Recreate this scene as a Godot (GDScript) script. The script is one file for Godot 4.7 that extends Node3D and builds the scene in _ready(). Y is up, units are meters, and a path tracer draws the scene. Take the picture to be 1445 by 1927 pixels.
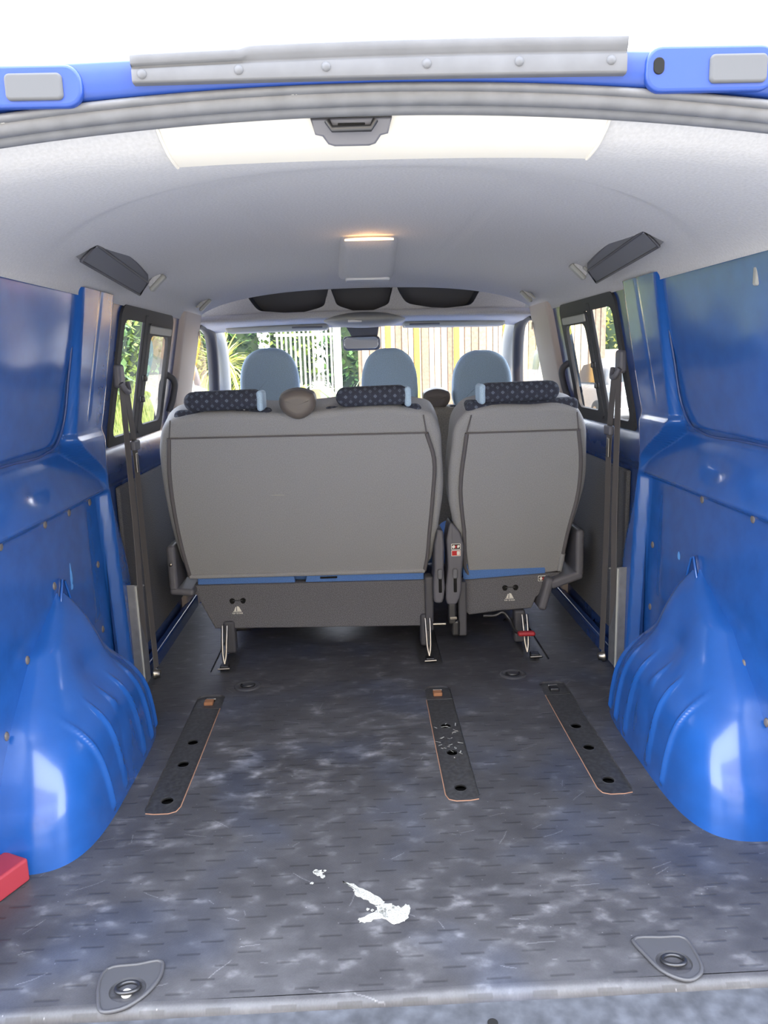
extends Node3D
# Cargo area of a blue van seen from its open rear doors. Floor at y = 0, camera at z = 0 looking along -z.

var M := {}
var taken := {}
const GROUND := -0.55

# ---------------------------------------------------------------- mesh builder
class B:
	var v := PackedVector3Array()
	var n := PackedVector3Array()
	var t := PackedVector2Array()
	var i := PackedInt32Array()

	func tri_n(a: Vector3, b: Vector3, c: Vector3) -> Vector3:
		return (c - a).cross(b - a)

	# rows of points -> smooth surface; wrap closes each row
	func surf(rows: Array, wrap := false, orient := false, mat_uv := false) -> void:
		var s := v.size()
		var si := i.size()
		var w: int = rows[0].size()
		var h := rows.size()
		for r in rows:
			for p: Vector3 in r:
				v.append(p); n.append(Vector3.ZERO)
				t.append(Vector2((p.x + 0.86) / 1.72, (-p.z - 1.05) / 2.15) if mat_uv else Vector2(p.x, p.z))
		var lim := w if wrap else w - 1
		for y in h - 1:
			for x in lim:
				var x2 := (x + 1) % w
				var a := s + y * w + x
				var b := s + y * w + x2
				var c := s + (y + 1) * w + x2
				var d := s + (y + 1) * w + x
				for q in [[a, b, c], [a, c, d]]:
					var nn := tri_n(v[q[0]], v[q[1]], v[q[2]])
					if nn.length_squared() < 1e-18: continue
					for k in q:
						n[k] += nn
						i.append(k)
		for k in range(s, v.size()):
			n[k] = n[k].normalized() if n[k].length_squared() > 1e-20 else Vector3.UP
		if orient: fix(s, si)

	func fix(s: int, si: int) -> void:
		var c := Vector3.ZERO
		for k in range(s, v.size()): c += v[k]
		c /= max(1, v.size() - s)
		var sum := 0.0
		for k in range(si, i.size(), 3):
			sum += tri_n(v[i[k]], v[i[k + 1]], v[i[k + 2]]).dot(v[i[k]] - c)
		if sum < 0: flip(s, si)

	func flip(s: int, si: int) -> void:
		for k in range(si, i.size(), 3):
			var q := i[k + 1]; i[k + 1] = i[k + 2]; i[k + 2] = q
		for k in range(s, v.size()): n[k] = -n[k]

	func flat(pts: Array) -> void:   # convex polygon, flat
		var s := v.size()
		var nn := Vector3.ZERO
		for k in range(1, pts.size() - 1): nn += tri_n(pts[0], pts[k], pts[k + 1])
		nn = nn.normalized()
		for p: Vector3 in pts:
			v.append(p); n.append(nn); t.append(Vector2(p.x, p.z))
		for k in range(1, pts.size() - 1):
			i.append(s); i.append(s + k); i.append(s + k + 1)

	func cap(ring: Array, away: Vector3, poly := PackedVector2Array()) -> void:   # flat cap; poly gives its outline in 2-D if not convex
		var s := v.size()
		var pts := ring.duplicate()
		var tris := PackedInt32Array()
		var mid := Vector2.ZERO
		for q in poly: mid += q / poly.size()
		var star := 0
		for k in poly.size():
			if (poly[k] - mid).cross(poly[(k + 1) % poly.size()] - mid) > 0: star += 1
		if poly.size() and star > poly.size() * 0.1 and star < poly.size() * 0.9: tris = Geometry2D.triangulate_polygon(poly)
		if tris.is_empty():
			var m := Vector3.ZERO
			for p: Vector3 in ring: m += p / ring.size()
			pts.append(m)
			for k in ring.size(): tris.append_array([ring.size(), k, (k + 1) % ring.size()])
		var nn := Vector3.ZERO
		for k in range(0, tris.size(), 3): nn += tri_n(pts[tris[k]], pts[tris[k + 1]], pts[tris[k + 2]])
		var turn := nn.dot(away) < 0
		nn = nn.normalized() * (-1.0 if turn else 1.0)
		for p: Vector3 in pts:
			v.append(p); n.append(nn); t.append(Vector2(p.x, p.z))
		for k in range(0, tris.size(), 3):
			i.append(s + tris[k])
			i.append(s + tris[k + (2 if turn else 1)])
			i.append(s + tris[k + (1 if turn else 2)])

	func loft(rings: Array, caps := true) -> void:
		surf(rings, true, true)
		if caps:
			var a := Vector3.ZERO; var b := Vector3.ZERO
			for p: Vector3 in rings[0]: a += p / rings[0].size()
			for p: Vector3 in rings[-1]: b += p / rings[-1].size()
			cap(rings[0], a - b); cap(rings[-1], b - a)

	# box with rounded edges
	func rbox(c: Vector3, s: Vector3, r := 0.005, bs := Basis(), m := 3) -> void:
		var h := s / 2
		r = min(r, min(h.x, min(h.y, h.z)))
		for ax in 3:
			for sg in [-1.0, 1.0]:
				var u := (ax + 1) % 3
				var w := (ax + 2) % 3
				var us := ticks(h[u], r, m)
				var ws := ticks(h[w], r, m)
				var st := v.size()
				for a in us:
					for b in ws:
						var p := Vector3.ZERO
						p[ax] = h[ax] * sg; p[u] = a; p[w] = b
						var q := p.clamp(-h + Vector3.ONE * r, h - Vector3.ONE * r)
						var d := (p - q).normalized() if p.distance_squared_to(q) > 1e-14 else Vector3.ZERO
						v.append(c + bs * (q + d * r)); n.append((bs * d).normalized()); t.append(Vector2(p[u], p[w]))
				for a in us.size() - 1:
					for b in ws.size() - 1:
						var k := st + a * ws.size() + b
						for q in [[k, k + 1, k + ws.size() + 1], [k, k + ws.size() + 1, k + ws.size()]]:
							var f := tri_n(v[q[0]], v[q[1]], v[q[2]])
							if f.length_squared() < 1e-20: continue
							if f.dot(n[q[0]] + n[q[1]] + n[q[2]]) < 0: q = [q[0], q[2], q[1]]
							i.append_array(q)

	func ticks(h: float, r: float, m: int) -> Array:
		var o := []
		for k in m + 1: o.append(-h + r * (1.0 - cos(PI / 2 * k / m)) if false else -h + r * tan(PI / 4 * k / m))
		for k in m + 1: o.append(h - r * tan(PI / 4 * (m - k) / m))
		return o

	func tube(pts: Array, r, k := 8, caps := true, squash := 1.0) -> void:
		var rings := []
		var up := Vector3.UP
		for j in pts.size():
			var d: Vector3 = (pts[min(j + 1, pts.size() - 1)] - pts[max(j - 1, 0)]).normalized()
			if j == 0 and absf(d.y) > 0.9: up = Vector3.RIGHT
			var sx := d.cross(up).normalized()
			up = sx.cross(d).normalized()
			var rr: float = r[j] if r is Array else r
			var ring := []
			for a in k:
				ring.append(pts[j] + sx * cos(TAU * a / k) * rr + up * sin(TAU * a / k) * rr * squash)
			rings.append(ring)
		loft(rings, caps)

	# flat strap along pts; wide gives the direction of its width at each point
	func ribbon(pts: Array, wide: Array, w: float, th: float) -> void:
		var rings := []
		for j in pts.size():
			var d: Vector3 = (pts[min(j + 1, pts.size() - 1)] - pts[max(j - 1, 0)]).normalized()
			var wd: Vector3 = wide[j] if wide.size() > 1 else wide[0]
			wd = (wd - d * wd.dot(d)).normalized()
			var up := d.cross(wd).normalized()
			rings.append([pts[j] + wd * w / 2 + up * th / 2, pts[j] - wd * w / 2 + up * th / 2, pts[j] - wd * w / 2 - up * th / 2, pts[j] + wd * w / 2 - up * th / 2])
		for k in 4:
			var rows := []
			for g in rings: rows.append([g[k], g[(k + 1) % 4]])
			var s := v.size(); var si := i.size()
			surf(rows)
			var mid: Vector3 = (rings[0][0] + rings[0][2]) / 2
			if n[s].dot(v[s] + v[s + 1] - mid * 2) < 0: flip(s, si)
		cap(rings[0], pts[0] - pts[1]); cap(rings[-1], pts[-1] - pts[-2])

	# outline in x/y extruded from local z = 0 to -th, edges rounded by r
	func slab(o: PackedVector2Array, th: float, r: float, xf := Transform3D(), m := 4, bulge := 0.0) -> void:
		var rings := []
		r = min(r, th / 2)
		for k in m + 1:
			var a := PI / 2 * k / m
			rings.append(lift(inset(o, r * (1 - sin(a))), -r * (1 - cos(a)), xf))
		for k in m + 1:
			var a := PI / 2 * (m - k) / m
			rings.append(lift(inset(o, r * (1 - sin(a))), -th + r * (1 - cos(a)), xf))
		surf(rings, true, true)
		var p := inset(o, r)
		var dir := xf.basis.z.normalized()
		if bulge > 0:
			for side in 2:
				var rows := []
				var mid := Vector2.ZERO
				for q in p: mid += q / p.size()
				for k in 7:
					var f := 1.0 - k / 6.0
					var ring := []
					for q in p:
						var c := mid + (q - mid) * f
						ring.append(xf * Vector3(c.x, c.y, bulge * (1 - pow(f, 3.0)) if side == 0 else -th - bulge * (1 - pow(f, 3.0))))
					rows.append(ring)
				var s := v.size(); var si := i.size()
				surf(rows, true)
				if n[s].dot(dir) * (1.0 if side == 0 else -1.0) < 0: flip(s, si)
		else:
			cap(lift(p, 0, xf), dir, p); cap(lift(p, -th, xf), -dir, p)

	func lift(o: PackedVector2Array, z: float, xf: Transform3D) -> Array:
		var out := []
		for q in o: out.append(xf * Vector3(q.x, q.y, z))
		return out

	func inset(o: PackedVector2Array, d: float) -> PackedVector2Array:
		var out := PackedVector2Array()
		var sg := 1.0 if Geometry2D.is_polygon_clockwise(o) else -1.0
		for k in o.size():
			var a := (o[k] - o[k - 1]).normalized()
			var b := (o[(k + 1) % o.size()] - o[k]).normalized()
			var m := (Vector2(a.y, -a.x) + Vector2(b.y, -b.x))
			if m.length() < 1e-6: m = Vector2(a.y, -a.x)
			m = m.normalized()
			out.append(o[k] + m * d * sg)
		return out

	# frame between two outlines of the same count
	func ring(o: PackedVector2Array, q: PackedVector2Array, z0: float, z1: float, xf: Transform3D) -> void:
		var A := lift(o, z0, xf); var C := lift(o, z1, xf); var D := lift(q, z0, xf); var E := lift(q, z1, xf)
		for pr in [[A, D, xf.basis.z], [C, E, -xf.basis.z]]:
			var s := v.size(); var si := i.size()
			surf([pr[0], pr[1]], true)
			if n[s].dot(pr[2] * (z0 - z1)) < 0: flip(s, si)
		surf([A, C], true, true)
		var s := v.size(); var si := i.size()
		surf([D, E], true, true)
		flip(s, si)

	func lathe(prof: Array, k := 24, xf := Transform3D(), caps := true) -> void:
		var rings := []
		for p: Vector2 in prof:
			var g := []
			for a in k: g.append(xf * Vector3(cos(TAU * a / k) * p.x, p.y, sin(TAU * a / k) * p.x))
			rings.append(g)
		loft(rings, caps)

	func ball(c: Vector3, r: Vector3, k := 12, bs := Basis()) -> void:
		var rows := []
		for y in k + 1:
			var a := PI * y / k
			var g := []
			for x in k * 2:
				var b := TAU * x / (k * 2)
				g.append(c + bs * (Vector3(sin(a) * cos(b), cos(a), sin(a) * sin(b)) * r))
			rows.append(g)
		surf(rows, true, true)

	func mesh() -> ArrayMesh:
		var a := []
		a.resize(Mesh.ARRAY_MAX)
		a[Mesh.ARRAY_VERTEX] = v; a[Mesh.ARRAY_NORMAL] = n; a[Mesh.ARRAY_TEX_UV] = t; a[Mesh.ARRAY_INDEX] = i
		var m := ArrayMesh.new()
		m.add_surface_from_arrays(Mesh.PRIMITIVE_TRIANGLES, a)
		return m

# ---------------------------------------------------------------- naming
func numbered(parent: Node, called: String) -> String:
	var key := str(parent.get_instance_id()) + called
	var k: int = taken.get(key, 0)
	taken[key] = k + 1
	return called if k == 0 else "%s_%03d" % [called, k]

func add(node: Node3D, called: String, parent: Node = self) -> Node3D:
	node.name = numbered(parent, called)
	parent.add_child(node, true)
	return node

func part(b, called: String, m: Material, parent: Node = self) -> MeshInstance3D:
	var o := MeshInstance3D.new()
	o.mesh = b.mesh() if b is B else b
	o.material_override = m
	add(o, called, parent)
	return o

func tag(o: Node, label: String, category: String, group := "") -> Node:
	o.set_meta("label", label); o.set_meta("category", category)
	if group: o.set_meta("group", group)
	return o

func thing(called: String, label: String, category: String, at := Vector3.ZERO, group := "") -> Node3D:
	var o := Node3D.new()
	add(o, called)
	o.position = at
	tag(o, label, category, group)
	return o

func struct_node(called: String, label := "") -> Node3D:
	var o := Node3D.new()
	add(o, called)
	o.set_meta("kind", "structure")
	if label: o.set_meta("label", label)
	return o

func struct_mesh(b, called: String, m: Material, label := "") -> MeshInstance3D:
	var o := part(b, called, m)
	o.set_meta("kind", "structure")
	if label: o.set_meta("label", label)
	return o

# ---------------------------------------------------------------- shapes in 2-D
func rrect(x0: float, y0: float, x1: float, y1: float, r: float, m := 5) -> PackedVector2Array:
	var o := PackedVector2Array()
	for q in [[x1 - r, y1 - r, 0.0], [x0 + r, y1 - r, PI / 2], [x0 + r, y0 + r, PI], [x1 - r, y0 + r, PI * 1.5]]:
		for k in m + 1:
			var a: float = q[2] + PI / 2 * k / m
			o.append(Vector2(q[0] + cos(a) * r, q[1] + sin(a) * r))
	return o

func smooth(p: Array, m := 4) -> PackedVector2Array:   # closed Catmull-Rom
	var o := PackedVector2Array()
	for k in p.size():
		var a: Vector2 = p[k - 1]; var b: Vector2 = p[k]; var c: Vector2 = p[(k + 1) % p.size()]; var d: Vector2 = p[(k + 2) % p.size()]
		for j in m: o.append(b.cubic_interpolate_in_time(c, a, d, float(j) / m, b.distance_to(c), -a.distance_to(b), b.distance_to(c) + c.distance_to(d)))
	return o

func smooth3(p: Array, m := 6) -> Array:   # open Catmull-Rom
	var o := []
	for k in p.size() - 1:
		var a: Vector3 = p[max(k - 1, 0)]; var b: Vector3 = p[k]; var c: Vector3 = p[k + 1]; var d: Vector3 = p[min(k + 2, p.size() - 1)]
		if k == 0: a = b * 2 - c
		if k == p.size() - 2: d = c * 2 - b
		for j in m: o.append(b.cubic_interpolate_in_time(c, a, d, float(j) / m, b.distance_to(c), -a.distance_to(b), b.distance_to(c) + c.distance_to(d)))
	o.append(p[-1])
	return o

func table(t: Array, x: float) -> float:   # pairs [x, y], x falling; smooth
	if x >= t[0][0]: return t[0][1]
	for k in t.size() - 1:
		if x >= t[k + 1][0]:
			var f: float = (x - t[k][0]) / (t[k + 1][0] - t[k][0])
			return cubic_interpolate(t[k][1], t[k + 1][1], t[max(k - 1, 0)][1], t[min(k + 2, t.size() - 1)][1], f)
	return t[-1][1]

func g(x: float, c: float, w: float) -> float:
	return exp(-pow((x - c) / w, 2.0))

# ---------------------------------------------------------------- materials
func noise(sd: int, freq: float, oct := 4, size := 512) -> Image:
	var f := FastNoiseLite.new()
	f.seed = sd; f.frequency = freq; f.fractal_octaves = oct; f.noise_type = FastNoiseLite.TYPE_SIMPLEX_SMOOTH
	var im := f.get_seamless_image(size, size)
	im.convert(Image.FORMAT_L8)
	return im

func tint_map(im: Image, lo: float, hi := 1.0, power := 1.0) -> ImageTexture:   # grey noise remapped to lo..hi
	var d := im.get_data()
	var lut := PackedByteArray()
	for k in 256: lut.append(int(255 * (lo + (hi - lo) * pow(k / 255.0, power))))
	for k in d.size(): d[k] = lut[d[k]]
	var o := Image.create_from_data(im.get_width(), im.get_height(), false, Image.FORMAT_L8, d)
	o.generate_mipmaps()
	return ImageTexture.create_from_image(o)

func mat(called: String, c: Color, rough := 0.6, metal := 0.0) -> StandardMaterial3D:
	var m := StandardMaterial3D.new()
	m.resource_name = called
	m.albedo_color = c; m.roughness = rough; m.metallic = metal
	m.cull_mode = BaseMaterial3D.CULL_DISABLED
	M[called] = m
	return m

func tri(m: StandardMaterial3D, sc: float) -> void:
	m.uv1_triplanar = true
	m.uv1_world_triplanar = true
	m.uv1_scale = Vector3.ONE * sc

func materials() -> void:
	var fine := noise(1, 0.09, 3)
	var mid := noise(2, 0.02, 4)
	var grain := tint_map(fine, 0.8)
	var soft := tint_map(mid, 0.75)
	var relief := ImageTexture.create_from_image(fine)
	var m := mat("blue_paint", Color(0.13, 0.34, 0.64), 0.26)
	m.clearcoat_enabled = true; m.clearcoat = 0.6; m.clearcoat_roughness = 0.12
	m.albedo_texture = tint_map(mid, 0.9); tri(m, 1.3)
	m = mat("blue_skin", Color(0.18, 0.28, 0.5), 0.25)
	m.albedo_texture = tint_map(mid, 0.86); tri(m, 1.1)
	mat("chip_blue", Color(0.35, 0.6, 0.85), 0.5)
	mat("blue_outer", Color(0.15, 0.27, 0.57), 0.3)
	m = mat("headliner", Color(0.78, 0.775, 0.78), 0.95)
	m.albedo_texture = tint_map(fine, 0.9); tri(m, 3.0)
	m.heightmap_enabled = true; m.heightmap_texture = relief; m.heightmap_scale = 0.05
	mat("trim_white", Color(0.86, 0.84, 0.8), 0.55)
	mat("trim_grey", Color(0.62, 0.62, 0.6), 0.6)
	mat("pillar_trim", Color(0.72, 0.67, 0.64), 0.6)
	m = mat("seat_back", Color(0.64, 0.645, 0.66), 0.88)
	m.albedo_texture = grain; tri(m, 6.0)
	m.heightmap_enabled = true; m.heightmap_texture = relief; m.heightmap_scale = 0.04
	m.rim_enabled = true; m.rim = 0.15
	mat("piping", Color(0.38, 0.37, 0.385), 0.8)
	m = mat("front_back", Color(0.56, 0.54, 0.51), 0.8)
	m.albedo_texture = grain; tri(m, 2.2)
	m = mat("carpet", Color(0.52, 0.52, 0.545), 1.0)
	m.albedo_texture = tint_map(fine, 0.55); tri(m, 6.0)
	m.heightmap_enabled = true; m.heightmap_texture = relief; m.heightmap_scale = 0.1
	m = mat("door_carpet", Color(0.46, 0.465, 0.49), 1.0)
	m.albedo_texture = tint_map(fine, 0.6); tri(m, 5.0)
	mat("blue_cloth", Color(0.74, 0.85, 0.95), 0.92)
	M.blue_cloth.albedo_texture = grain; tri(M.blue_cloth, 5.0)
	M.blue_cloth.rim_enabled = true; M.blue_cloth.rim = 0.25
	m = mat("seat_cloth", Color(0.36, 0.52, 0.78), 0.92)
	m.albedo_texture = grain; tri(m, 5.0)
	# dotted cloth
	var im := Image.create(64, 64, false, Image.FORMAT_RGB8)
	im.fill(Color(0.21, 0.225, 0.28))
	for y in 64:
		for x in 64:
			for c in [Vector2(16, 16), Vector2(48, 48)]:
				var d: float = Vector2(x, y).distance_to(c)
				if d < 11.5: im.set_pixel(x, y, Color(0.42, 0.46, 0.53).lerp(Color(0.27, 0.295, 0.35), clampf((d - 7) / 4.5, 0, 1)))
			if (x + y) % 32 < 2 or (x - y + 64) % 32 < 2: im.set_pixel(x, y, Color(0.17, 0.18, 0.23))
	im.generate_mipmaps()
	m = mat("dotted_cloth", Color.WHITE, 0.95)
	m.albedo_texture = ImageTexture.create_from_image(im); tri(m, 33.0)
	m = mat("black_plastic", Color(0.37, 0.37, 0.4), 0.5)
	m = mat("dark_plastic", Color(0.3, 0.3, 0.325), 0.6)
	m = mat("vinyl", Color(0.4, 0.375, 0.36), 0.45)
	m = mat("rubber", Color(0.45, 0.455, 0.475), 0.5)
	m.albedo_texture = tint_map(mid, 0.85); tri(m, 2.5)
	mat("plate_rubber", Color(0.275, 0.275, 0.29), 0.45)
	mat("window_rubber", Color(0.19, 0.19, 0.205), 0.7)
	mat("strap", Color(0.36, 0.345, 0.34), 0.75)
	mat("speaker_cloth", Color(0.40, 0.405, 0.43), 0.95)
	m = mat("strip_plastic", Color(0.4, 0.405, 0.425), 0.6)
	m.albedo_texture = tint_map(mid, 0.9); tri(m, 2.0)
	mat("pad", Color(0.36, 0.365, 0.38), 0.9)
	mat("steel", Color(0.62, 0.6, 0.57), 0.32, 1.0)
	mat("dark_steel", Color(0.3, 0.3, 0.31), 0.4, 0.8)
	m = mat("rail_plate", Color(0.29, 0.29, 0.3), 0.35)
	m.albedo_texture = tint_map(noise(5, 0.03, 5), 0.6); tri(m, 4.0)
	mat("raw_edge", Color(0.62, 0.47, 0.38), 0.9)
	mat("hole_dark", Color(0.04, 0.04, 0.045), 0.9)
	mat("rust", Color(0.58, 0.4, 0.28), 0.8)
	mat("red_handle", Color(0.62, 0.16, 0.19), 0.45)
	mat("red_case", Color(0.6, 0.2, 0.24), 0.42)
	mat("white_print", Color(0.88, 0.87, 0.84), 0.7)
	mat("black_print", Color(0.1, 0.1, 0.11), 0.7)
	mat("red_print", Color(0.72, 0.14, 0.15), 0.7)
	m = mat("white_paint", Color(0.86, 0.86, 0.83), 0.75)
	m.albedo_texture = tint_map(noise(9, 0.06, 5), 0.55); tri(m, 8.0)
	m = mat("sill", Color(0.36, 0.37, 0.4), 0.55)
	m.albedo_texture = tint_map(noise(11, 0.02, 5), 0.65); tri(m, 2.0)
	mat("mirror_glass", Color(0.9, 0.9, 0.9), 0.02, 1.0)
	m = mat("glass", Color(0.9, 0.96, 0.95, 0.06), 0.02)
	m.transparency = BaseMaterial3D.TRANSPARENCY_ALPHA
	m = mat("lamp_glow", Color(1.0, 0.85, 0.7), 0.4)
	m.emission_enabled = true; m.emission = Color(1.0, 0.8, 0.55); m.emission_energy_multiplier = 2.2
	m = mat("lens", Color(0.85, 0.85, 0.86), 0.25)
	# outdoors
	m = mat("asphalt", Color(0.52, 0.52, 0.52), 0.95)
	m.albedo_texture = soft; tri(m, 0.4)
	m = mat("concrete", Color(0.76, 0.74, 0.7), 0.95)
	m.albedo_texture = soft; tri(m, 0.3)
	m = mat("soil_grass", Color(0.40, 0.45, 0.24), 1.0)
	m.albedo_texture = soft; tri(m, 0.5)
	mat("grass", Color(0.46, 0.53, 0.28), 0.8)
	mat("leaf", Color(0.26, 0.4, 0.19), 0.6)
	mat("leaf_pale", Color(0.42, 0.52, 0.24), 0.6)
	mat("blade_yellow", Color(0.72, 0.74, 0.36), 0.55)
	mat("agave", Color(0.58, 0.68, 0.58), 0.5)
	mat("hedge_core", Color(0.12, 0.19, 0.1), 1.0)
	mat("white_metal", Color(0.93, 0.93, 0.92), 0.5)
	mat("yellow_metal", Color(0.86, 0.66, 0.16), 0.6)
	for k in 4:
		m = mat("board_%d" % k, [Color(0.58, 0.5, 0.42), Color(0.66, 0.59, 0.52), Color(0.5, 0.43, 0.37), Color(0.72, 0.67, 0.58)][k], 0.6)
		m.albedo_texture = soft; tri(m, 0.9)
	mat("drum", Color(0.8, 0.72, 0.64), 0.35, 0.7)
	mat("stucco", Color(0.85, 0.78, 0.66), 0.95)
	mat("brick_dark", Color(0.36, 0.31, 0.26), 0.9)
	mat("car_silver", Color(0.5, 0.52, 0.54), 0.25, 0.3)
	mat("car_white", Color(0.85, 0.86, 0.86), 0.3)
	mat("car_glass", Color(0.16, 0.19, 0.21), 0.08)
	mat("tail_red", Color(0.75, 0.1, 0.1), 0.2)
	mat("tyre", Color(0.12, 0.12, 0.12), 0.85)
	mat("roof_tile", Color(0.6, 0.36, 0.28), 0.9)

func floor_maps() -> void:
	# dirt and scuffs of the rubber mat; u = (x + 0.86) / 1.72, v = (-z - 1.05) / 2.15
	var W := 1024
	var H := 1280
	var pic := func(sd: int, fx: float, fy: float, oct: int) -> PackedByteArray:
		var f := FastNoiseLite.new()
		f.seed = sd; f.frequency = 0.01; f.fractal_octaves = oct; f.noise_type = FastNoiseLite.TYPE_SIMPLEX_SMOOTH
		var im := f.get_image(int(W * fx), int(H * fy))
		im.convert(Image.FORMAT_L8)
		im.resize(W, H, Image.INTERPOLATE_CUBIC)
		return im.get_data()
	var big: PackedByteArray = pic.call(21, 0.5, 0.8, 5)
	var streak: PackedByteArray = pic.call(22, 1.1, 2.4, 6)
	var fine: PackedByteArray = pic.call(23, 2.0, 3.0, 6)
	var blue: PackedByteArray = pic.call(24, 0.4, 0.4, 3)
	var rng := RandomNumberGenerator.new(); rng.seed = 5
	# where the mat is scuffed most: [x, z, half length, half width, strength]
	var worn := [[-0.38, -1.80, 0.22, 0.12, 1.0], [-0.30, -1.72, 0.16, 0.16, 0.8], [-0.5, -1.52, 0.14, 0.06, 0.9], [0.02, -1.85, 0.14, 0.2, 0.8], [-0.1, -2.15, 0.3, 0.2, 0.6], [0.12, -1.2, 0.3, 0.1, 0.6], [0.35, -1.25, 0.3, 0.12, 0.5], [-0.55, -1.3, 0.25, 0.1, 0.5], [-0.05, -2.5, 0.25, 0.12, 0.6], [0.7, -2.1, 0.06, 0.3, 0.4]]
	var rub := Image.create(W / 8, H / 8, false, Image.FORMAT_L8)
	for y in H / 8:
		for x in W / 8:
			var px := x * 8.0 / W * 1.72 - 0.86
			var pz := -1.05 - y * 8.0 / H * 2.15
			var w := 0.12
			for q in worn: w += q[4] * exp(-pow((px - q[0]) / q[2], 2) - pow((pz - q[1]) / q[3], 2))
			rub.set_pixel(x, y, Color(w, w, w) * 0.7)
	rub.resize(W, H, Image.INTERPOLATE_CUBIC)
	var worn_map := rub.get_data()
	var d := PackedByteArray(); d.resize(W * H * 3)
	var hgt := PackedByteArray(); hgt.resize(W * H)
	for y in H:
		for x in W:
			var k := y * W + x
			var a := (big[k] - 128) / 128.0
			var s := (streak[k] - 128) / 128.0
			var e := (fine[k] - 128) / 128.0
			var lum := 0.268 + 0.035 * a + 0.025 * e
			var wr := worn_map[k] / 178.0
			if s > 0.05: lum += (s - 0.05) * wr * 0.2
			if e > 0.15: lum += (e - 0.15) * wr * 0.15
			if e > 0.42: lum += (e - 0.42) * 0.2
			var bl := maxf(0.0, (blue[k] - 140) / 128.0) * 0.05
			lum += rng.randf_range(-0.012, 0.012)
			d[k * 3] = clampi(int(255 * (lum - bl * 0.25 + 0.004)), 0, 255)
			d[k * 3 + 1] = clampi(int(255 * (lum + bl * 0.15 + 0.002)), 0, 255)
			d[k * 3 + 2] = clampi(int(255 * (lum + bl + 0.016)), 0, 255)
			# fine cross-hatched grain of the rubber
			hgt[k] = 118 + (14 if (x + y) % 4 < 2 else 0) + (10 if (x - y + 4096) % 4 < 2 else 0)
	# short raised bars, staggered rows
	var row := 0
	var yy := 4
	while yy < H:
		var xx := 6 + (row % 3) * 21
		while xx < W - 26:
			for q in 3:
				for p in 24:
					var k := mini(yy + q, H - 1) * W + xx + p
					hgt[k] = 60 if q != 1 else 30
					for ch in 3: d[k * 3 + ch] = int(d[k * 3 + ch] * 0.86)
			xx += 63
		yy += 17
		row += 1
	# scratches
	for q in 260:
		var px := rng.randf() * W
		var py := rng.randf() * H
		var an := rng.randf_range(-0.5, 0.5) if rng.randf() < 0.7 else rng.randf() * TAU
		for p in rng.randi_range(4, 34):
			var x := int(px); var y := int(py)
			if x >= 0 and x < W and y >= 0 and y < H:
				for ch in 3: d[(y * W + x) * 3 + ch] = mini(255, d[(y * W + x) * 3 + ch] + 34)
			px += cos(an); py += sin(an); an += rng.randf_range(-0.06, 0.06)
	# pale specks
	for q in 420:
		var k := rng.randi_range(0, W * H - 1)
		for ch in 3: d[k * 3 + ch] = mini(255, d[k * 3 + ch] + 70)
	var im := Image.create_from_data(W, H, false, Image.FORMAT_RGB8, d)
	im.generate_mipmaps()
	var hm := Image.create_from_data(W, H, false, Image.FORMAT_L8, hgt)
	var m := mat("mat_rubber", Color.WHITE, 0.42)
	m.albedo_texture = ImageTexture.create_from_image(im)
	m.heightmap_enabled = true
	m.heightmap_texture = ImageTexture.create_from_image(hm)
	m.heightmap_scale = 0.12
	m.metallic_specular = 0.5

# ---------------------------------------------------------------- van shape
func tum(y: float) -> float:   # half width of the door plane at height y
	return 0.80 if y < 0.8 else 0.80 - 0.08 * (y - 0.8) / 0.39

func sst(a: float, b: float, x: float) -> float:
	return smoothstep(a, b, x)

func wall_x(y: float, z: float, s: float) -> float:
	# cargo panel
	var low := 0.805
	var ledge := 0.775 + clampf((y - 0.665) / 0.13, 0, 1) * 0.05
	ledge += 0.010 * (g(y, 0.725, 0.02) * (g(z, -1.78, 0.05) + g(z, -1.52, 0.06)))
	var skin := tum(y) + 0.006 + 0.006 * sin(z * 7.0 + y * 3.0) * sin(y * 9.0) + 0.004 * g(y, 1.05, 0.1) * g(z, -1.75, 0.12)
	var c := lerpf(low, ledge, sst(0.652, 0.668, y))
	c = lerpf(c, skin, sst(0.795, 0.825, y) * sst(-1.36, -1.42, z))
	c = lerpf(c, tum(y) + 0.01, sst(0.795, 0.825, y) * (1.0 - sst(-1.36, -1.42, z)))
	# vertical stiffening ribs pressed into the lower panel
	c -= 0.004 * g(z, -2.08, 0.03) * sst(0.3, 0.34, y) * (1 - sst(0.6, 0.64, y))
	# pillar between cargo area and sliding door
	var p := lerpf(0.768, tum(y) - 0.014, sst(0.815, 0.85, y))
	p += 0.0025 * g(z, -2.095, 0.007) * sst(0.86, 0.9, y)
	var edge := -1.955 - (1.19 - y) * 0.13
	if y < 0.84:
		var f := clampf((y - 0.69) / 0.15, 0, 1)
		edge = lerpf(-2.19, -1.985, f * f * (3 - 2 * f))
		if y < 0.69: edge = -2.19 - (0.69 - y) * 0.08
	var mask := sst(edge + 0.012, edge - 0.014, z)
	var x := lerpf(c, p, mask)
	# front of the pillar turns outwards to the door seal
	var fr := table([[1.2, -2.195], [0.9, -2.215], [0.68, -2.2], [0.4, -2.30], [0.0, -2.36]], y)
	x += 0.07 * sst(fr, fr - 0.05, z)
	# rear corner post
	x = lerpf(x, minf(x, 0.745), sst(-1.24, -1.16, z))
	return x * s

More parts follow.
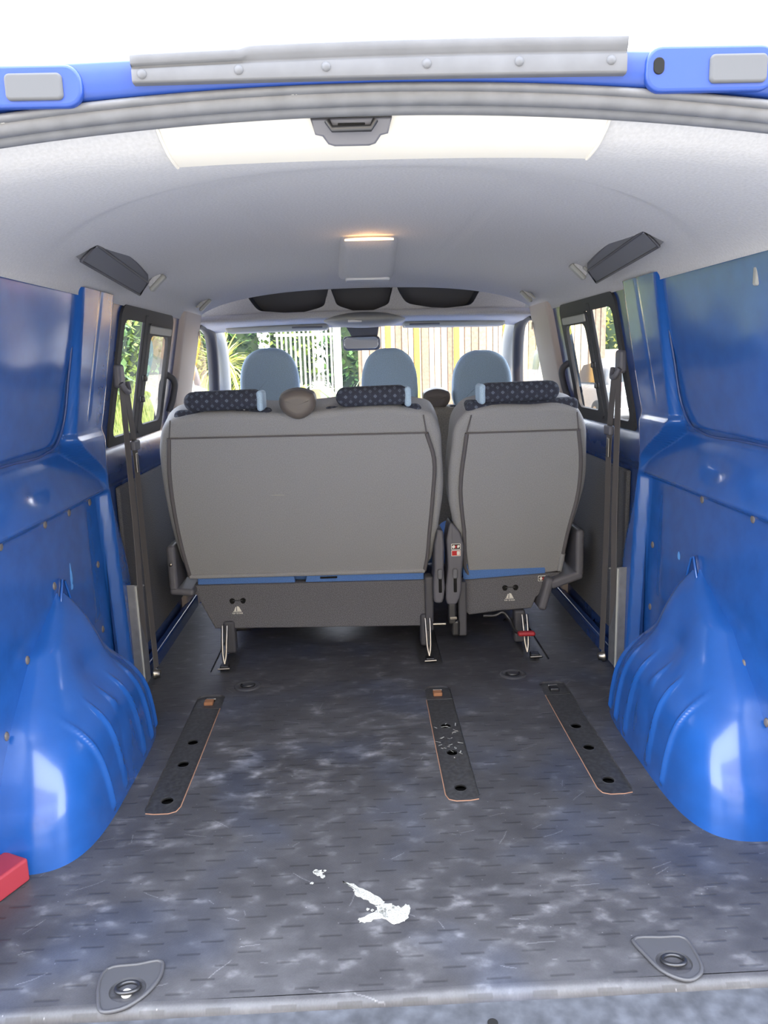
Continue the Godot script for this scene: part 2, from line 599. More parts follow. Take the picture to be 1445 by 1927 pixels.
func build_walls() -> void:
	for s in [-1.0, 1.0]:
		var side := "left" if s < 0 else "right"
		var b := B.new()
		var rows := []
		for j in 171:
			var y := -0.01 + 1.215 * j / 170.0
			var r := []
			for k in 196:
				var z := -1.03 - 1.39 * k / 195.0
				r.append(Vector3(wall_x(y, z, s), y, z))
			rows.append(r)
		b.surf(rows)
		var w := struct_mesh(b, "wall_" + side, M.blue_paint, "blue painted steel cargo wall on the %s with a shoulder ledge and door pillar" % side)
		# outer skin and closing parts
		b = B.new()
		b.rbox(Vector3(s * 0.92, 0.42, -1.69), Vector3(0.04, 1.74, 1.36), 0.02)
		b.rbox(Vector3(s * 0.86, 0.5, -1.03), Vector3(0.22, 1.9, 0.04), 0.015)
		part(b, "outer_skin", M.blue_outer, w)
		# dark sheet behind the upper opening, joint line
		b = B.new()
		var path := []
		for q in [[1.17, -2.0], [1.0, -1.996], [0.86, -1.985], [0.825, -1.955], [0.812, -1.9], [0.81, -1.7], [0.81, -1.45]]:
			path.append(Vector3(s * (tum(q[0]) + 0.004), q[0], q[1] + 0.03))
		b.tube(smooth3(path), 0.0035, 6)
		part(b, "sealant_bead", M.blue_skin, w)
		# plastic clips of the lower panel
		var spots := [[0.646, -1.82], [0.644, -1.975], [0.643, -2.13], [0.648, -1.589], [0.488, -1.834], [0.372, -1.645], [0.257, -1.51], [0.459, -2.145], [0.27, -2.13]] if s < 0 else [[0.646, -1.851], [0.648, -1.601], [0.455, -2.16], [0.446, -1.852], [0.358, -1.99], [0.265, -2.16], [0.314, -1.60], [0.226, -1.49]]
		for q in spots:
			b = B.new()
			var x := wall_x(q[0], q[1], s)
			b.lathe([Vector2(0.001, 0.004), Vector2(0.006, 0.0035), Vector2(0.0085, 0.0015), Vector2(0.0085, -0.002)], 12, Transform3D(Basis(Vector3(0, 0, 1), s * PI / 2) * Basis().scaled(Vector3(1.2, 1, 1)), Vector3(x, q[0], q[1])))
			part(b, "panel_clip", M.vinyl, w)
		# chipped paint
		var chips := [[0.487, -1.945, 0.0035, 0.03], [0.455, -1.943, 0.006, 0.008]] if s < 0 else [[0.47, -1.975, 0.006, 0.011]]
		for q in chips:
			b = B.new()
			b.slab(smooth([Vector2(-q[2], -q[3]), Vector2(-q[2] * 1.2, q[3] * 0.3), Vector2(0, q[3]), Vector2(q[2], q[3] * 0.4), Vector2(q[2] * 0.7, -q[3] * 0.8)], 3), 0.001, 0.0003, Transform3D(Basis(Vector3(0, 0, -1), Vector3.UP, Vector3(-s, 0, 0)), Vector3(wall_x(q[0], q[1], s) - s * 0.0008, q[0], q[1])), 1)
			part(b, "paint_chip", M.chip_blue, w)
		# peaked access cut above the wheel arch
		b = B.new()
		var tri_o := PackedVector2Array([Vector2(-0.035, 0), Vector2(0.03, 0), Vector2(0.012, 0.055), Vector2(0.0, 0.065)])
		b.slab(tri_o, 0.012, 0.003, Transform3D(Basis(Vector3(0, 0, -1), Vector3.UP, Vector3(-s, 0, 0)), Vector3(s * 0.797, 0.435, -1.86)))
		part(b, "access_flap", M.blue_skin, w)
		b = B.new()
		b.tube([Vector3(s * 0.793, 0.435, -1.828), Vector3(s * 0.793, 0.497, -1.857), Vector3(s * 0.793, 0.49, -1.872), Vector3(s * 0.793, 0.44, -1.893)], 0.0035, 6)
		part(b, "flap_edge", M.blue_paint, w)
		wheel_arch(s, side, w)

func wheel_arch(s: float, side: String, wall: Node3D) -> void:
	# stacked plan outlines: [-height, end at the rear], [-height, end at the front], [-height, inner face]
	var rear := [[0.01, -1.408], [-0.06, -1.416], [-0.127, -1.438], [-0.238, -1.513], [-0.375, -1.66], [-0.43, -1.77], [-0.468, -1.835]]
	var front := [[0.01, -2.125], [-0.06, -2.118], [-0.15, -2.09], [-0.22, -2.045], [-0.3, -1.985], [-0.39, -1.935], [-0.468, -1.88]]
	var face := [[0.01, 0.633], [-0.08, 0.636], [-0.15, 0.643], [-0.19, 0.652], [-0.225, 0.669], [-0.26, 0.694], [-0.30, 0.717], [-0.36, 0.744], [-0.42, 0.772], [-0.468, 0.802]]
	var ribs := [-1.60, -1.69, -1.77, -1.85, -1.93, -2.0]
	var b := B.new()
	var rows := []
	for j in 71:
		var y := -0.008 + 0.476 * j / 70.0
		var zr := table(rear, -y)
		var zf := table(front, -y)
		var d := 0.815 - table(face, -y)
		var zc := (zr + zf) / 2
		var h := (zr - zf) / 2
		var row := []
		for k in 301:
			var th := PI * (k / 300.0 - 0.5)
			var pw := lerpf(0.5, 0.72, sst(0.12, 0.3, y))
			var z := zc + h * signf(sin(th)) * pow(absf(sin(th)), pw)
			var x := 0.815 - d * pow(absf(cos(th)), pw)
			var bump := 0.0
			for zz: float in ribs: bump += g(z, zz + (y - 0.1) * 0.14, 0.0065)
			x -= 0.0085 * bump * sst(0.012, 0.03, y) * (1.0 - sst(0.22, 0.275, y))
			# hollow between the strut tower and the flank
			x += 0.012 * g(z, -1.78, 0.06) * g(y, 0.29, 0.05) - 0.010 * g(z, -1.88, 0.05) * g(y, 0.36, 0.08)
			row.append(Vector3(s * x, y, z))
		rows.append(row)
	b.surf(rows)
	part(b, "wheel_arch", M.blue_paint, wall).set_meta("label", "glossy blue ribbed wheel arch on the %s side of the cargo floor" % side)

func build_floor() -> void:
	var b := B.new()
	var quad := func(x0: float, z0: float, x1: float, z1: float) -> void:
		if x1 - x0 < 1e-5 or z0 - z1 < 1e-5: return
		b.surf([[Vector3(x0, 0, z0), Vector3(x1, 0, z0)], [Vector3(x0, 0, z1), Vector3(x1, 0, z1)]], false, false, true)
	var cols := [[-0.573, -0.488], [0.131, 0.210], [0.490, 0.573]]
	var slots := [[-1.608, -2.25], [-2.415, -2.86]]
	var z0 := -1.075
	var z1 := -3.2
	var x := -0.86
	for c in cols:
		quad.call(x, z0, c[0], z1)
		x = c[1]
		var z := z0
		for q in slots:
			quad.call(c[0], z, c[1], q[0])
			z = q[1]
			# rounded corners of the cut-out
			var rad := 0.026
			for cx in 2:
				for cz in 2:
					var corner := Vector3(c[cx], 0, q[cz])
					var mid := corner + Vector3(rad * (1 - 2 * cx), 0, -rad * (1 - 2 * cz))
					var arc := []
					for k in 7:
						var a := PI / 2 * k / 6
						arc.append(mid + Vector3(-(1 - 2 * cx) * cos(a), 0, (1 - 2 * cz) * sin(a)) * rad)
					for k in 6:
						b.surf([[corner, corner], [arc[k], arc[k + 1]]], false, false, true)
		quad.call(c[0], z, c[1], z1)
	quad.call(x, z0, 0.86, z1)
	# rolled rear edge
	var rows := []
	for k in 9:
		var a := PI / 2 * k / 8
		var r := []
		for j in 41:
			var xx := lerpf(-0.86, 0.86, j / 40.0)
			r.append(Vector3(xx, -0.02 + 0.02 * cos(a) + 0.0015 * sin(xx * 9.0), -1.075 + 0.02 * sin(a)))
		rows.append(r)
	b.surf(rows, false, false, true)
	for k in range(0, b.i.size(), 3):
		var nn := b.tri_n(b.v[b.i[k]], b.v[b.i[k + 1]], b.v[b.i[k + 2]])
		if nn.y < -1e-12:
			var q := b.i[k + 1]; b.i[k + 1] = b.i[k + 2]; b.i[k + 2] = q
	for k in b.n.size():
		if b.n[k].y < 0: b.n[k] = -b.n[k]
	var f := struct_mesh(b, "floor", M.mat_rubber, "worn dark rubber floor mat of the cargo area with raised bars and scuffs")
	b = B.new()
	b.rbox(Vector3(0, -0.085, -2.95), Vector3(1.86, 0.05, 3.9), 0.01)
	part(b, "floor_pan", M.dark_plastic, f)
	# walls of the cut-outs
	for c in cols:
		for q in slots:
			b = B.new()
			var o := rrect(c[0], -q[0], c[1], -q[1], 0.026, 6)
			var top := []; var bot := []
			for p in o:
				top.append(Vector3(p.x, 0.0, -p.y)); bot.append(Vector3(p.x, -0.012, -p.y))
			b.surf([top, bot], true)
			part(b, "cutout_edge", M.mat_rubber, f)
	# sill
	b = B.new()
	b.rbox(Vector3(0, -0.05, -0.985), Vector3(1.66, 0.07, 0.19), 0.02)
	var sl := struct_mesh(b, "trim_1", M.sill, "scuffed grey plastic load sill below the edge of the rubber mat")
	b = B.new()
	b.lathe([Vector2(0.0085, 0.001), Vector2(0.0075, -0.001), Vector2(0.001, -0.001)], 14, Transform3D(Basis(), Vector3(0.135, -0.0145, -1.015)))
	part(b, "screw_hole", M.hole_dark, sl)
	# seat rails
	var say := ["seat rail in the left of the mat, raw orange cut edge beside it", "seat rail in the middle of the mat, scratched white at one hole", "seat rail in the right of the mat beside the wheel arch"]
	var holes := [[-1.672, -1.841, -1.958], [-1.673, -1.842, -1.992], [-1.679, -1.84, -1.96]]
	for k in 3:
		var c: Array = cols[k]
		var cx: float = (c[0] + c[1]) / 2
		var w: float = c[1] - c[0] + 0.01
		var t := thing("seat_rail", "long black " + say[k], "rail", Vector3(cx, -0.008, -1.93), "empty seat rails")
		var cs := CSGBox3D.new()
		cs.size = Vector3(w, 0.004, 0.66); cs.material = M.rail_plate
		add(cs, "plate", t)
		for z in holes[k] + [-2.215]:
			var h := CSGCylinder3D.new()
			h.material = M.hole_dark; h.radius = 0.014; h.height = 0.03; h.sides = 20; h.operation = CSGShape3D.OPERATION_SUBTRACTION
			h.position = Vector3(0, 0, z + 1.93)
			add(h, "hole_cut", cs)
		b = B.new()
		b.rbox(Vector3(0, -0.03, 0), Vector3(w, 0.02, 0.66), 0.002)
		part(b, "channel", M.hole_dark, t)
		for z: float in holes[k]:
			b = B.new()
			b.lathe([Vector2(0.014, 0.001), Vector2(0.0165, 0.0035), Vector2(0.018, 0.002)], 20, Transform3D(Basis(), Vector3(0, 0, z + 1.93)), false)
			part(b, "hole_rim", M.rail_plate, t)
		# anchor pin at the front end
		b = B.new()
		b.rbox(Vector3(-0.002, 0.006, -0.27), Vector3(0.028, 0.012, 0.028), 0.004)
		part(b, "anchor_stop", M.rust if k < 2 else M.dark_steel, t)
		b = B.new()
		b.rbox(Vector3(0.0, 0.004, -0.296), Vector3(0.03, 0.008, 0.008), 0.003)
		part(b, "anchor_pin", M.steel, t)
		b = B.new()
		var ed := [Vector3(-0.035, 0.008, 0.318), Vector3(-0.015, 0.008, 0.3225), Vector3(0.018, 0.008, 0.3225), Vector3(0.034, 0.008, 0.315), Vector3(0.0405, 0.008, 0.295), Vector3(0.041, 0.008, 0.1), Vector3(0.041, 0.008, -0.05), Vector3(0.0405, 0.008, -0.22)]
		if k > 0: ed = ed.map(func(p): return p * Vector3(-1, 1, 1))
		b.tube(ed, 0.0016, 5)
		part(b, "raw_cut_edge", M.raw_edge, t)
		b = B.new()
		b.rbox(Vector3(0, 0.0025, -0.235), Vector3(w, 0.002, 0.004), 0.001)
		part(b, "plate_step", M.dark_steel, t)
		if k == 1:
			var rng := RandomNumberGenerator.new(); rng.seed = 4
			b = B.new()
			for q in 26:
				var a := rng.randf() * TAU
				var p := Vector3(rng.randf_range(-0.034, 0.03), 0.0023, rng.randf_range(-0.09, 0.12))
				var l := rng.randf_range(0.004, 0.02)
				b.rbox(p, Vector3(l, 0.0004, rng.randf_range(0.0008, 0.003)), 0.0002, Basis(Vector3.UP, a), 1)
			part(b, "paint_scratches", M.white_paint, t).set_meta("kind", "stuff")
	# front slots where the seats are latched
	var say2 := ["under the left foot of the double seat", "under the right foot of the double seat", "under the foot of the single seat"]
	for k in 3:
		var c: Array = cols[k]
		var t := thing("latch_rail", "short black floor slot with latch pin " + say2[k], "rail", Vector3((c[0] + c[1]) / 2, -0.008, -2.64), "seat latch slots")
		b = B.new()
		b.rbox(Vector3(0, 0, 0), Vector3(c[1] - c[0] + 0.01, 0.004, 0.46), 0.001)
		part(b, "plate", M.rail_plate, t)
		b = B.new()
		b.rbox(Vector3(0, 0.008, 0.165), Vector3(0.03, 0.014, 0.03), 0.004)
		part(b, "latch_block", M.dark_steel, t)
		b = B.new()
		b.tube([Vector3(-0.02, 0.01, 0.19), Vector3(0.02, 0.01, 0.19)], 0.004, 8)
		part(b, "latch_pin", M.steel, t)
	# lashing rings
	for q in [[-0.429, -2.306, "near the front left of the mat beside the long rail"], [0.425, -2.314, "at the front right of the mat, between two rails"]]:
		var t := thing("lashing_eye", "small round lashing eye " + q[2], "lashing ring", Vector3(q[0], 0, q[1]), "front lashing eyes")
		b = B.new()
		b.lathe([Vector2(0.044, -0.002), Vector2(0.042, 0.002), Vector2(0.036, 0.0045), Vector2(0.03, 0.003), Vector2(0.026, -0.001), Vector2(0.001, -0.001)], 28, Transform3D(Basis().scaled(Vector3(1, 1, 0.95)), Vector3.ZERO), false)
		part(b, "cup", M.plate_rubber, t)
		b = B.new()
		var pts := []
		for k in 13: pts.append(Vector3(cos(PI * k / 12) * 0.02, 0.004, sin(PI * k / 12) * 0.017 - 0.005))
		b.tube(pts, 0.004, 7)
		part(b, "ring", M.dark_steel, t)
	for s in [-1.0, 1.0]:
		var t := thing("lashing_plate", "kite shaped moulded lashing plate near the sill, " + ("left one, white bolt in its ring" if s < 0 else "right one, without bolt"), "lashing ring", Vector3(s * 0.455, 0, -1.1), "rear lashing plates")
		var o := smooth([Vector2(-0.048, 0.045), Vector2(0.0, 0.052), Vector2(0.042, 0.055), Vector2(0.047, 0.03), Vector2(0.03, -0.015), Vector2(0.0, -0.04), Vector2(-0.03, -0.042), Vector2(-0.042, -0.02)] if s < 0 else [Vector2(-0.05, 0.052), Vector2(0.0, 0.055), Vector2(0.04, 0.05), Vector2(0.044, 0.02), Vector2(0.036, -0.025), Vector2(0.01, -0.04), Vector2(-0.02, -0.025), Vector2(-0.042, 0.02)])
		b = B.new()
		var xf := Transform3D(Basis(Vector3.RIGHT, Vector3(0, 0, -1), Vector3.UP), Vector3(0, 0.004, 0))
		var dish := PackedVector2Array()
		for k in o.size():
			var a := TAU * k / o.size() + 2.3
			dish.append(Vector2(cos(a) * 0.03, sin(a) * 0.026 - 0.002))
		# match the start of both outlines
		var best := 0
		for k in o.size():
			if dish[k].angle_to(o[0]) != 0 and absf(dish[k].angle_to(o[0])) < absf(dish[best].angle_to(o[0])): best = k
		var ordered := PackedVector2Array()
		var ccw := not Geometry2D.is_polygon_clockwise(o)
		for k in o.size(): ordered.append(dish[(best + (k if ccw else -k) + o.size() * 2) % o.size()])
		b.ring(o, ordered, 0.0, -0.006, xf)
		var drows := []
		for ff in [[1.0, 0.0], [0.92, -0.006], [0.75, -0.0075], [0.0, -0.0075]]:
			var r := []
			for p in ordered: r.append(xf * Vector3(p.x * ff[0], p.y * ff[0], ff[1]))
			drows.append(r)
		b.surf(drows, true)
		part(b, "plate", M.plate_rubber, t)
		b = B.new()
		var rim := []
		for k in o.size() + 1: rim.append(xf * Vector3(o[k % o.size()].x, o[k % o.size()].y, -0.001))
		b.tube(rim, 0.0035, 6, false)
		part(b, "rim", M.plate_rubber, t)
		b = B.new()
		var pts := []
		for k in 25: pts.append(Vector3(cos(TAU * k / 24) * 0.019, 0.006 + 0.004 * sin(TAU * k / 24), sin(TAU * k / 24) * 0.016))
		b.tube(pts, 0.0035, 7, false)
		part(b, "ring", M.dark_steel, t)
		if s < 0:
			b = B.new()
			b.ball(Vector3(0, 0.002, 0.008), Vector3(0.009, 0.006, 0.009), 8)
			part(b, "bolt", M.white_print, t)
	# spilt white paint
	var rng := RandomNumberGenerator.new(); rng.seed = 31
	var splash := thing("paint_splash", "white paint splash smeared on the rubber mat", "paint stain", Vector3(-0.03, 0.0008, -1.26))
	var blob := func(pts: Array, rough: float, on: Node3D) -> void:
		var o := smooth(pts, 5)
		for k in o.size(): o[k] += Vector2(rng.randf_range(-1, 1), rng.randf_range(-1, 1)) * rough
		var bb := B.new()
		bb.slab(o, 0.0012, 0.0004, Transform3D(Basis(Vector3.RIGHT, Vector3(0, 0, -1), Vector3.UP), Vector3.ZERO), 1)
		part(bb, "paint_patch", M.white_paint, on)
	blob.call([Vector2(-0.075, 0.085), Vector2(-0.05, 0.072), Vector2(-0.018, 0.045), Vector2(0.004, 0.022), Vector2(-0.01, 0.012), Vector2(-0.03, 0.03), Vector2(-0.052, 0.048), Vector2(-0.055, 0.06)], 0.003, splash)
	blob.call([Vector2(-0.012, 0.012), Vector2(0.012, 0.016), Vector2(0.034, 0.006), Vector2(0.047, 0.014), Vector2(0.049, -0.008), Vector2(0.04, -0.03), Vector2(0.02, -0.036), Vector2(0.002, -0.02)], 0.003, splash)
	blob.call([Vector2(0.004, -0.002), Vector2(-0.02, -0.008), Vector2(-0.046, -0.024), Vector2(-0.04, -0.03), Vector2(-0.012, -0.023), Vector2(0.012, -0.02)], 0.0025, splash)
	for k in 7: blob.call([Vector2(-0.03, 0.005), Vector2(-0.027, 0.008), Vector2(-0.024, 0.004), Vector2(-0.028, 0.001)].map(func(p): return p + Vector2(k * 0.008, -0.004 * (k % 3))), 0.001, splash)
	splash = thing("paint_spot", "small spots of white paint on the mat beside the large splash", "paint stain", Vector3(-0.155, 0.0008, -1.375))
	for q in [[0, 0, 0.009], [0.008, -0.012, 0.005], [-0.012, -0.03, 0.0035], [-0.006, 0.004, 0.006], [0.012, 0.006, 0.003]]:
		var c := Vector2(q[0], q[1]); var r: float = q[2]
		blob.call([c + Vector2(-r, 0), c + Vector2(0, r), c + Vector2(r, 0.2 * r), c + Vector2(0.3 * r, -r)], r * 0.25, splash)

# ---------------------------------------------------------------- ceiling and rear header
const TOP := [[-1.0, 1.34], [-1.03, 1.318], [-1.05, 1.302], [-1.08, 1.288], [-1.12, 1.281], [-1.16, 1.283], [-1.2, 1.289], [-1.243, 1.298], [-1.258, 1.309], [-1.35, 1.322], [-1.6, 1.333], [-2.0, 1.336], [-3.0, 1.334], [-3.2, 1.328], [-3.34, 1.31]]
func ceil_y(x: float, z: float) -> float:
	var zz := z
	if z < -1.12: zz = -1.12 + (z + 1.12) * lerpf(0.13 / (0.13 + 0.85 * x * x), 1.0, sst(-1.6, -3.0, z))
	var a := clampf(absf(x) / 0.716, 0, 1)
	var y := 1.186 + (table(TOP, zz) - 1.186) * pow(maxf(0, 1 - pow(a, 2.6)), 0.55)
	# two faint creases running forward
	var cx := lerpf(0.262, 0.225, clampf((-z - 1.5) / 1.3, 0, 1))
	y += 0.004 * g(absf(x), cx, 0.009) * sst(-1.45, -1.6, z) * (1 - sst(-2.75, -2.9, z) * 1.0)
	return y

func build_ceiling() -> void:
	var b := B.new()
	var rows := []
	for k in 221:
		var z := -1.032 - 2.31 * pow(k / 220.0, 1.15)
		var r := []
		for j in 141:
			var x := 0.716 * sin(PI / 2 * lerpf(-1, 1, j / 140.0))
			r.append(Vector3(x, ceil_y(x, z), z))
		rows.append(r)
	b.surf(rows)
	var c := struct_mesh(b, "ceiling", M.headliner, "pale grey moulded cloth headliner of the van")
	# outer roof
	b = B.new()
	rows = []
	for k in 31:
		var z := -0.99 - 2.95 * k / 30.0
		var r := []
		for j in 31:
			var x := 0.94 * sin(PI / 2 * lerpf(-1, 1, j / 30.0))
			r.append(Vector3(x, 1.25 + 0.17 * pow(maxf(0, 1 - pow(absf(x) / 0.945, 3.5)), 0.6) - 0.03 * sst(-3.3, -3.94, z) - 0.075 * (1 - sst(-0.99, -1.25, z)), z))
		rows.append(r)
	b.surf(rows)
	part(b, "roof_skin", M.blue_outer, c)
	# white cover strip of the rear cross member
	b = B.new()
	rows = []
	for k in 15:
		var z := -1.034 - 0.085 * k / 14.0
		var r := []
		for j in 41:
			var x := lerpf(-0.281, 0.290, j / 40.0) * (1.0 - 0.02 * k / 14.0)
			r.append(Vector3(x, ceil_y(x, z) - 0.0035, z))
		rows.append(r)
	b.surf(rows)
	var edge := []
	for row in rows: edge.append(row[0])
	b.tube(edge, 0.0025, 6)
	edge = []
	for row in rows: edge.append(row[-1])
	b.tube(edge, 0.0025, 6)
	struct_mesh(b, "trim_2", M.trim_white, "cream plastic cover strip along the rear edge of the headliner")
	# door seal
	var arch := func(y0: float, z: float, xm: float) -> Array:
		var pts := []
		for k in 61:
			var x := lerpf(-xm, xm, k / 60.0)
			var d := maxf(0.0, absf(x) - (xm - 0.09)) / 0.09
			pts.append(Vector3(x, y0 - 0.128 * x * x - 0.10 * (1 - sqrt(maxf(0, 1 - d * d))), z))
		return pts
	var seal := thing("door_seal", "black rubber door seal arching along the rear roof edge", "seal", Vector3(0, 0, 0))
	b = B.new(); b.tube(arch.call(1.3155, -1.022, 0.74), 0.0105, 10)
	part(b, "inner_lip", M.rubber, seal)
	b = B.new(); b.tube(arch.call(1.3225, -1.006, 0.745), 0.0115, 12)
	part(b, "bulb", M.rubber, seal)
	b = B.new(); b.tube(arch.call(1.3285, -0.995, 0.75), 0.0075, 10, true, 0.7)
	part(b, "outer_flange", M.rubber, seal)
	b = B.new()
	for q in [[-0.145, 0.07, 1], [-0.46, 0.025, 2]]:
		var rng := RandomNumberGenerator.new(); rng.seed = q[2]
		for k in 16:
			var x: float = q[0] + rng.randf() * q[1]
			b.rbox(Vector3(x, 1.3245 - 0.128 * x * x + rng.randf_range(-0.0006, 0.0006), -0.9945), Vector3(rng.randf_range(0.003, 0.008), rng.randf_range(0.0005, 0.0011), 0.0015), 0.0002, Basis(), 1)
	part(b, "worn_mark", M.white_print, seal).set_meta("kind", "stuff")
	# painted header above the seal
	var prof := [[-1.03, 1.328], [-1.0, 1.3285], [-0.99, 1.332], [-0.984, 1.338], [-0.982, 1.350], [-0.983, 1.360], [-0.986, 1.364], [-0.995, 1.3675], [-1.05, 1.374], [-1.2, 1.39]]
	b = B.new()
	rows = []
	for q in prof:
		var r := []
		for k in 61:
			var x := lerpf(-0.9, 0.9, k / 60.0)
			r.append(Vector3(x, q[1] - (0.1 if q[1] < 1.353 else 0.045) * x * x - 0.04 * sst(0.6, 0.9, absf(x)), q[0]))
		rows.append(r)
	b.surf(rows)
	var hd := struct_mesh(b, "wall_header", M.blue_outer, "bright blue painted roof header above the rear door seal")
	for s in [-1.0, 1.0]:
		b = B.new()
		var o := rrect(0.312, 1.312, 0.47, 1.3625, 0.02, 6)
		if s < 0: o = rrect(-0.52, 1.309, -0.349, 1.355, 0.02, 6)
		b.slab(o, 0.012, 0.004, Transform3D(Basis(Vector3.UP, 0.0), Vector3(0, 0, -0.9785)))
		part(b, "pressed_panel", M.blue_outer, hd)
	# buffer pads
	for s in [-1.0, 1.0]:
		b = B.new()
		b.slab(rrect(0.388, 1.320, 0.457, 1.3515, 0.006) if s > 0 else rrect(-0.437, 1.316, -0.371, 1.345, 0.006), 0.008, 0.003, Transform3D(Basis(), Vector3(0, 0, -0.9745)))
		var o := part(b, "buffer_pad", M.pad)
		tag(o, "pale grey rectangular pad on the blue header, " + ("left end" if s < 0 else "right end beside the oval hole"), "pad", "header pads")
	b = B.new()
	b.slab(rrect(0.321, 1.331, 0.334, 1.3495, 0.0062), 0.004, 0.001, Transform3D(Basis(), Vector3(0, 0, -0.977)))
	part(b, "oval_hole", M.hole_dark, hd)
	# strip with rivets
	var st := thing("header_strip", "long grey plastic strip with round rivets over the blue header", "strip", Vector3(0, 0, 0))
	b = B.new()
	rows = []
	var cs := [[-0.984, 1.3325], [-0.9745, 1.332], [-0.9705, 1.334], [-0.9705, 1.3505], [-0.973, 1.353], [-0.9725, 1.3555], [-0.968, 1.358], [-0.967, 1.366], [-0.97, 1.3695], [-0.985, 1.3705]]
	for q in cs:
		var r := []
		for k in 61:
			var x := lerpf(-0.289, 0.287, k / 60.0)
			var y: float = q[1] - (0.015 if q[1] < 1.34 else 0.04) * x * x + 0.012 * x * sst(1.33, 1.345, q[1])
			if q[1] > 1.357: y += 0.0035 * sst(-0.165, -0.15, x) - 0.0015
			r.append(Vector3(x, y, q[0]))
		rows.append(r)
	b.surf(rows)
	b.cap(rows.map(func(r): return r[0]), Vector3.LEFT); b.cap(rows.map(func(r): return r[-1]), Vector3.RIGHT)
	part(b, "strip", M.strip_plastic, st)
	for x in [-0.277, -0.166, -0.065, 0.052, 0.16, 0.268]:
		b = B.new()
		b.lathe([Vector2(0.0007, 0.0025), Vector2(0.003, 0.0022), Vector2(0.0052, 0.001), Vector2(0.0056, -0.001)], 16, Transform3D(Basis(Vector3.RIGHT, PI / 2), Vector3(x, 1.3445 - 0.03 * x * x + 0.01 * x, -0.9705)))
		part(b, "rivet", M.strip_plastic, st)
	# door striker
	var sk := thing("door_striker", "grey stepped door striker bracket hanging at the middle of the rear roof edge", "striker", Vector3(-0.038, 1.29, -1.05))
	b = B.new()
	b.slab(PackedVector2Array([Vector2(-0.051, 0.017), Vector2(0.051, 0.017), Vector2(0.046, -0.002), Vector2(0.037, -0.004), Vector2(0.030, -0.0135), Vector2(0.022, -0.016), Vector2(-0.022, -0.016), Vector2(-0.030, -0.0135), Vector2(-0.037, -0.004), Vector2(-0.046, -0.002)]), 0.02, 0.003, Transform3D(Basis(Vector3.RIGHT, 0.5), Vector3(0, 0, 0.012)), 2)
	part(b, "bracket", M.black_plastic, sk)
	b = B.new()
	b.tube([Vector3(-0.03, 0.013, 0.018), Vector3(-0.024, 0.003, 0.02), Vector3(0.024, 0.003, 0.02), Vector3(0.03, 0.013, 0.018)], 0.004, 8)
	part(b, "loop", M.dark_steel, sk)
	b = B.new()
	b.rbox(Vector3(0, 0.009, 0.0165), Vector3(0.034, 0.003, 0.004), 0.001)
	part(b, "slot", M.hole_dark, sk)

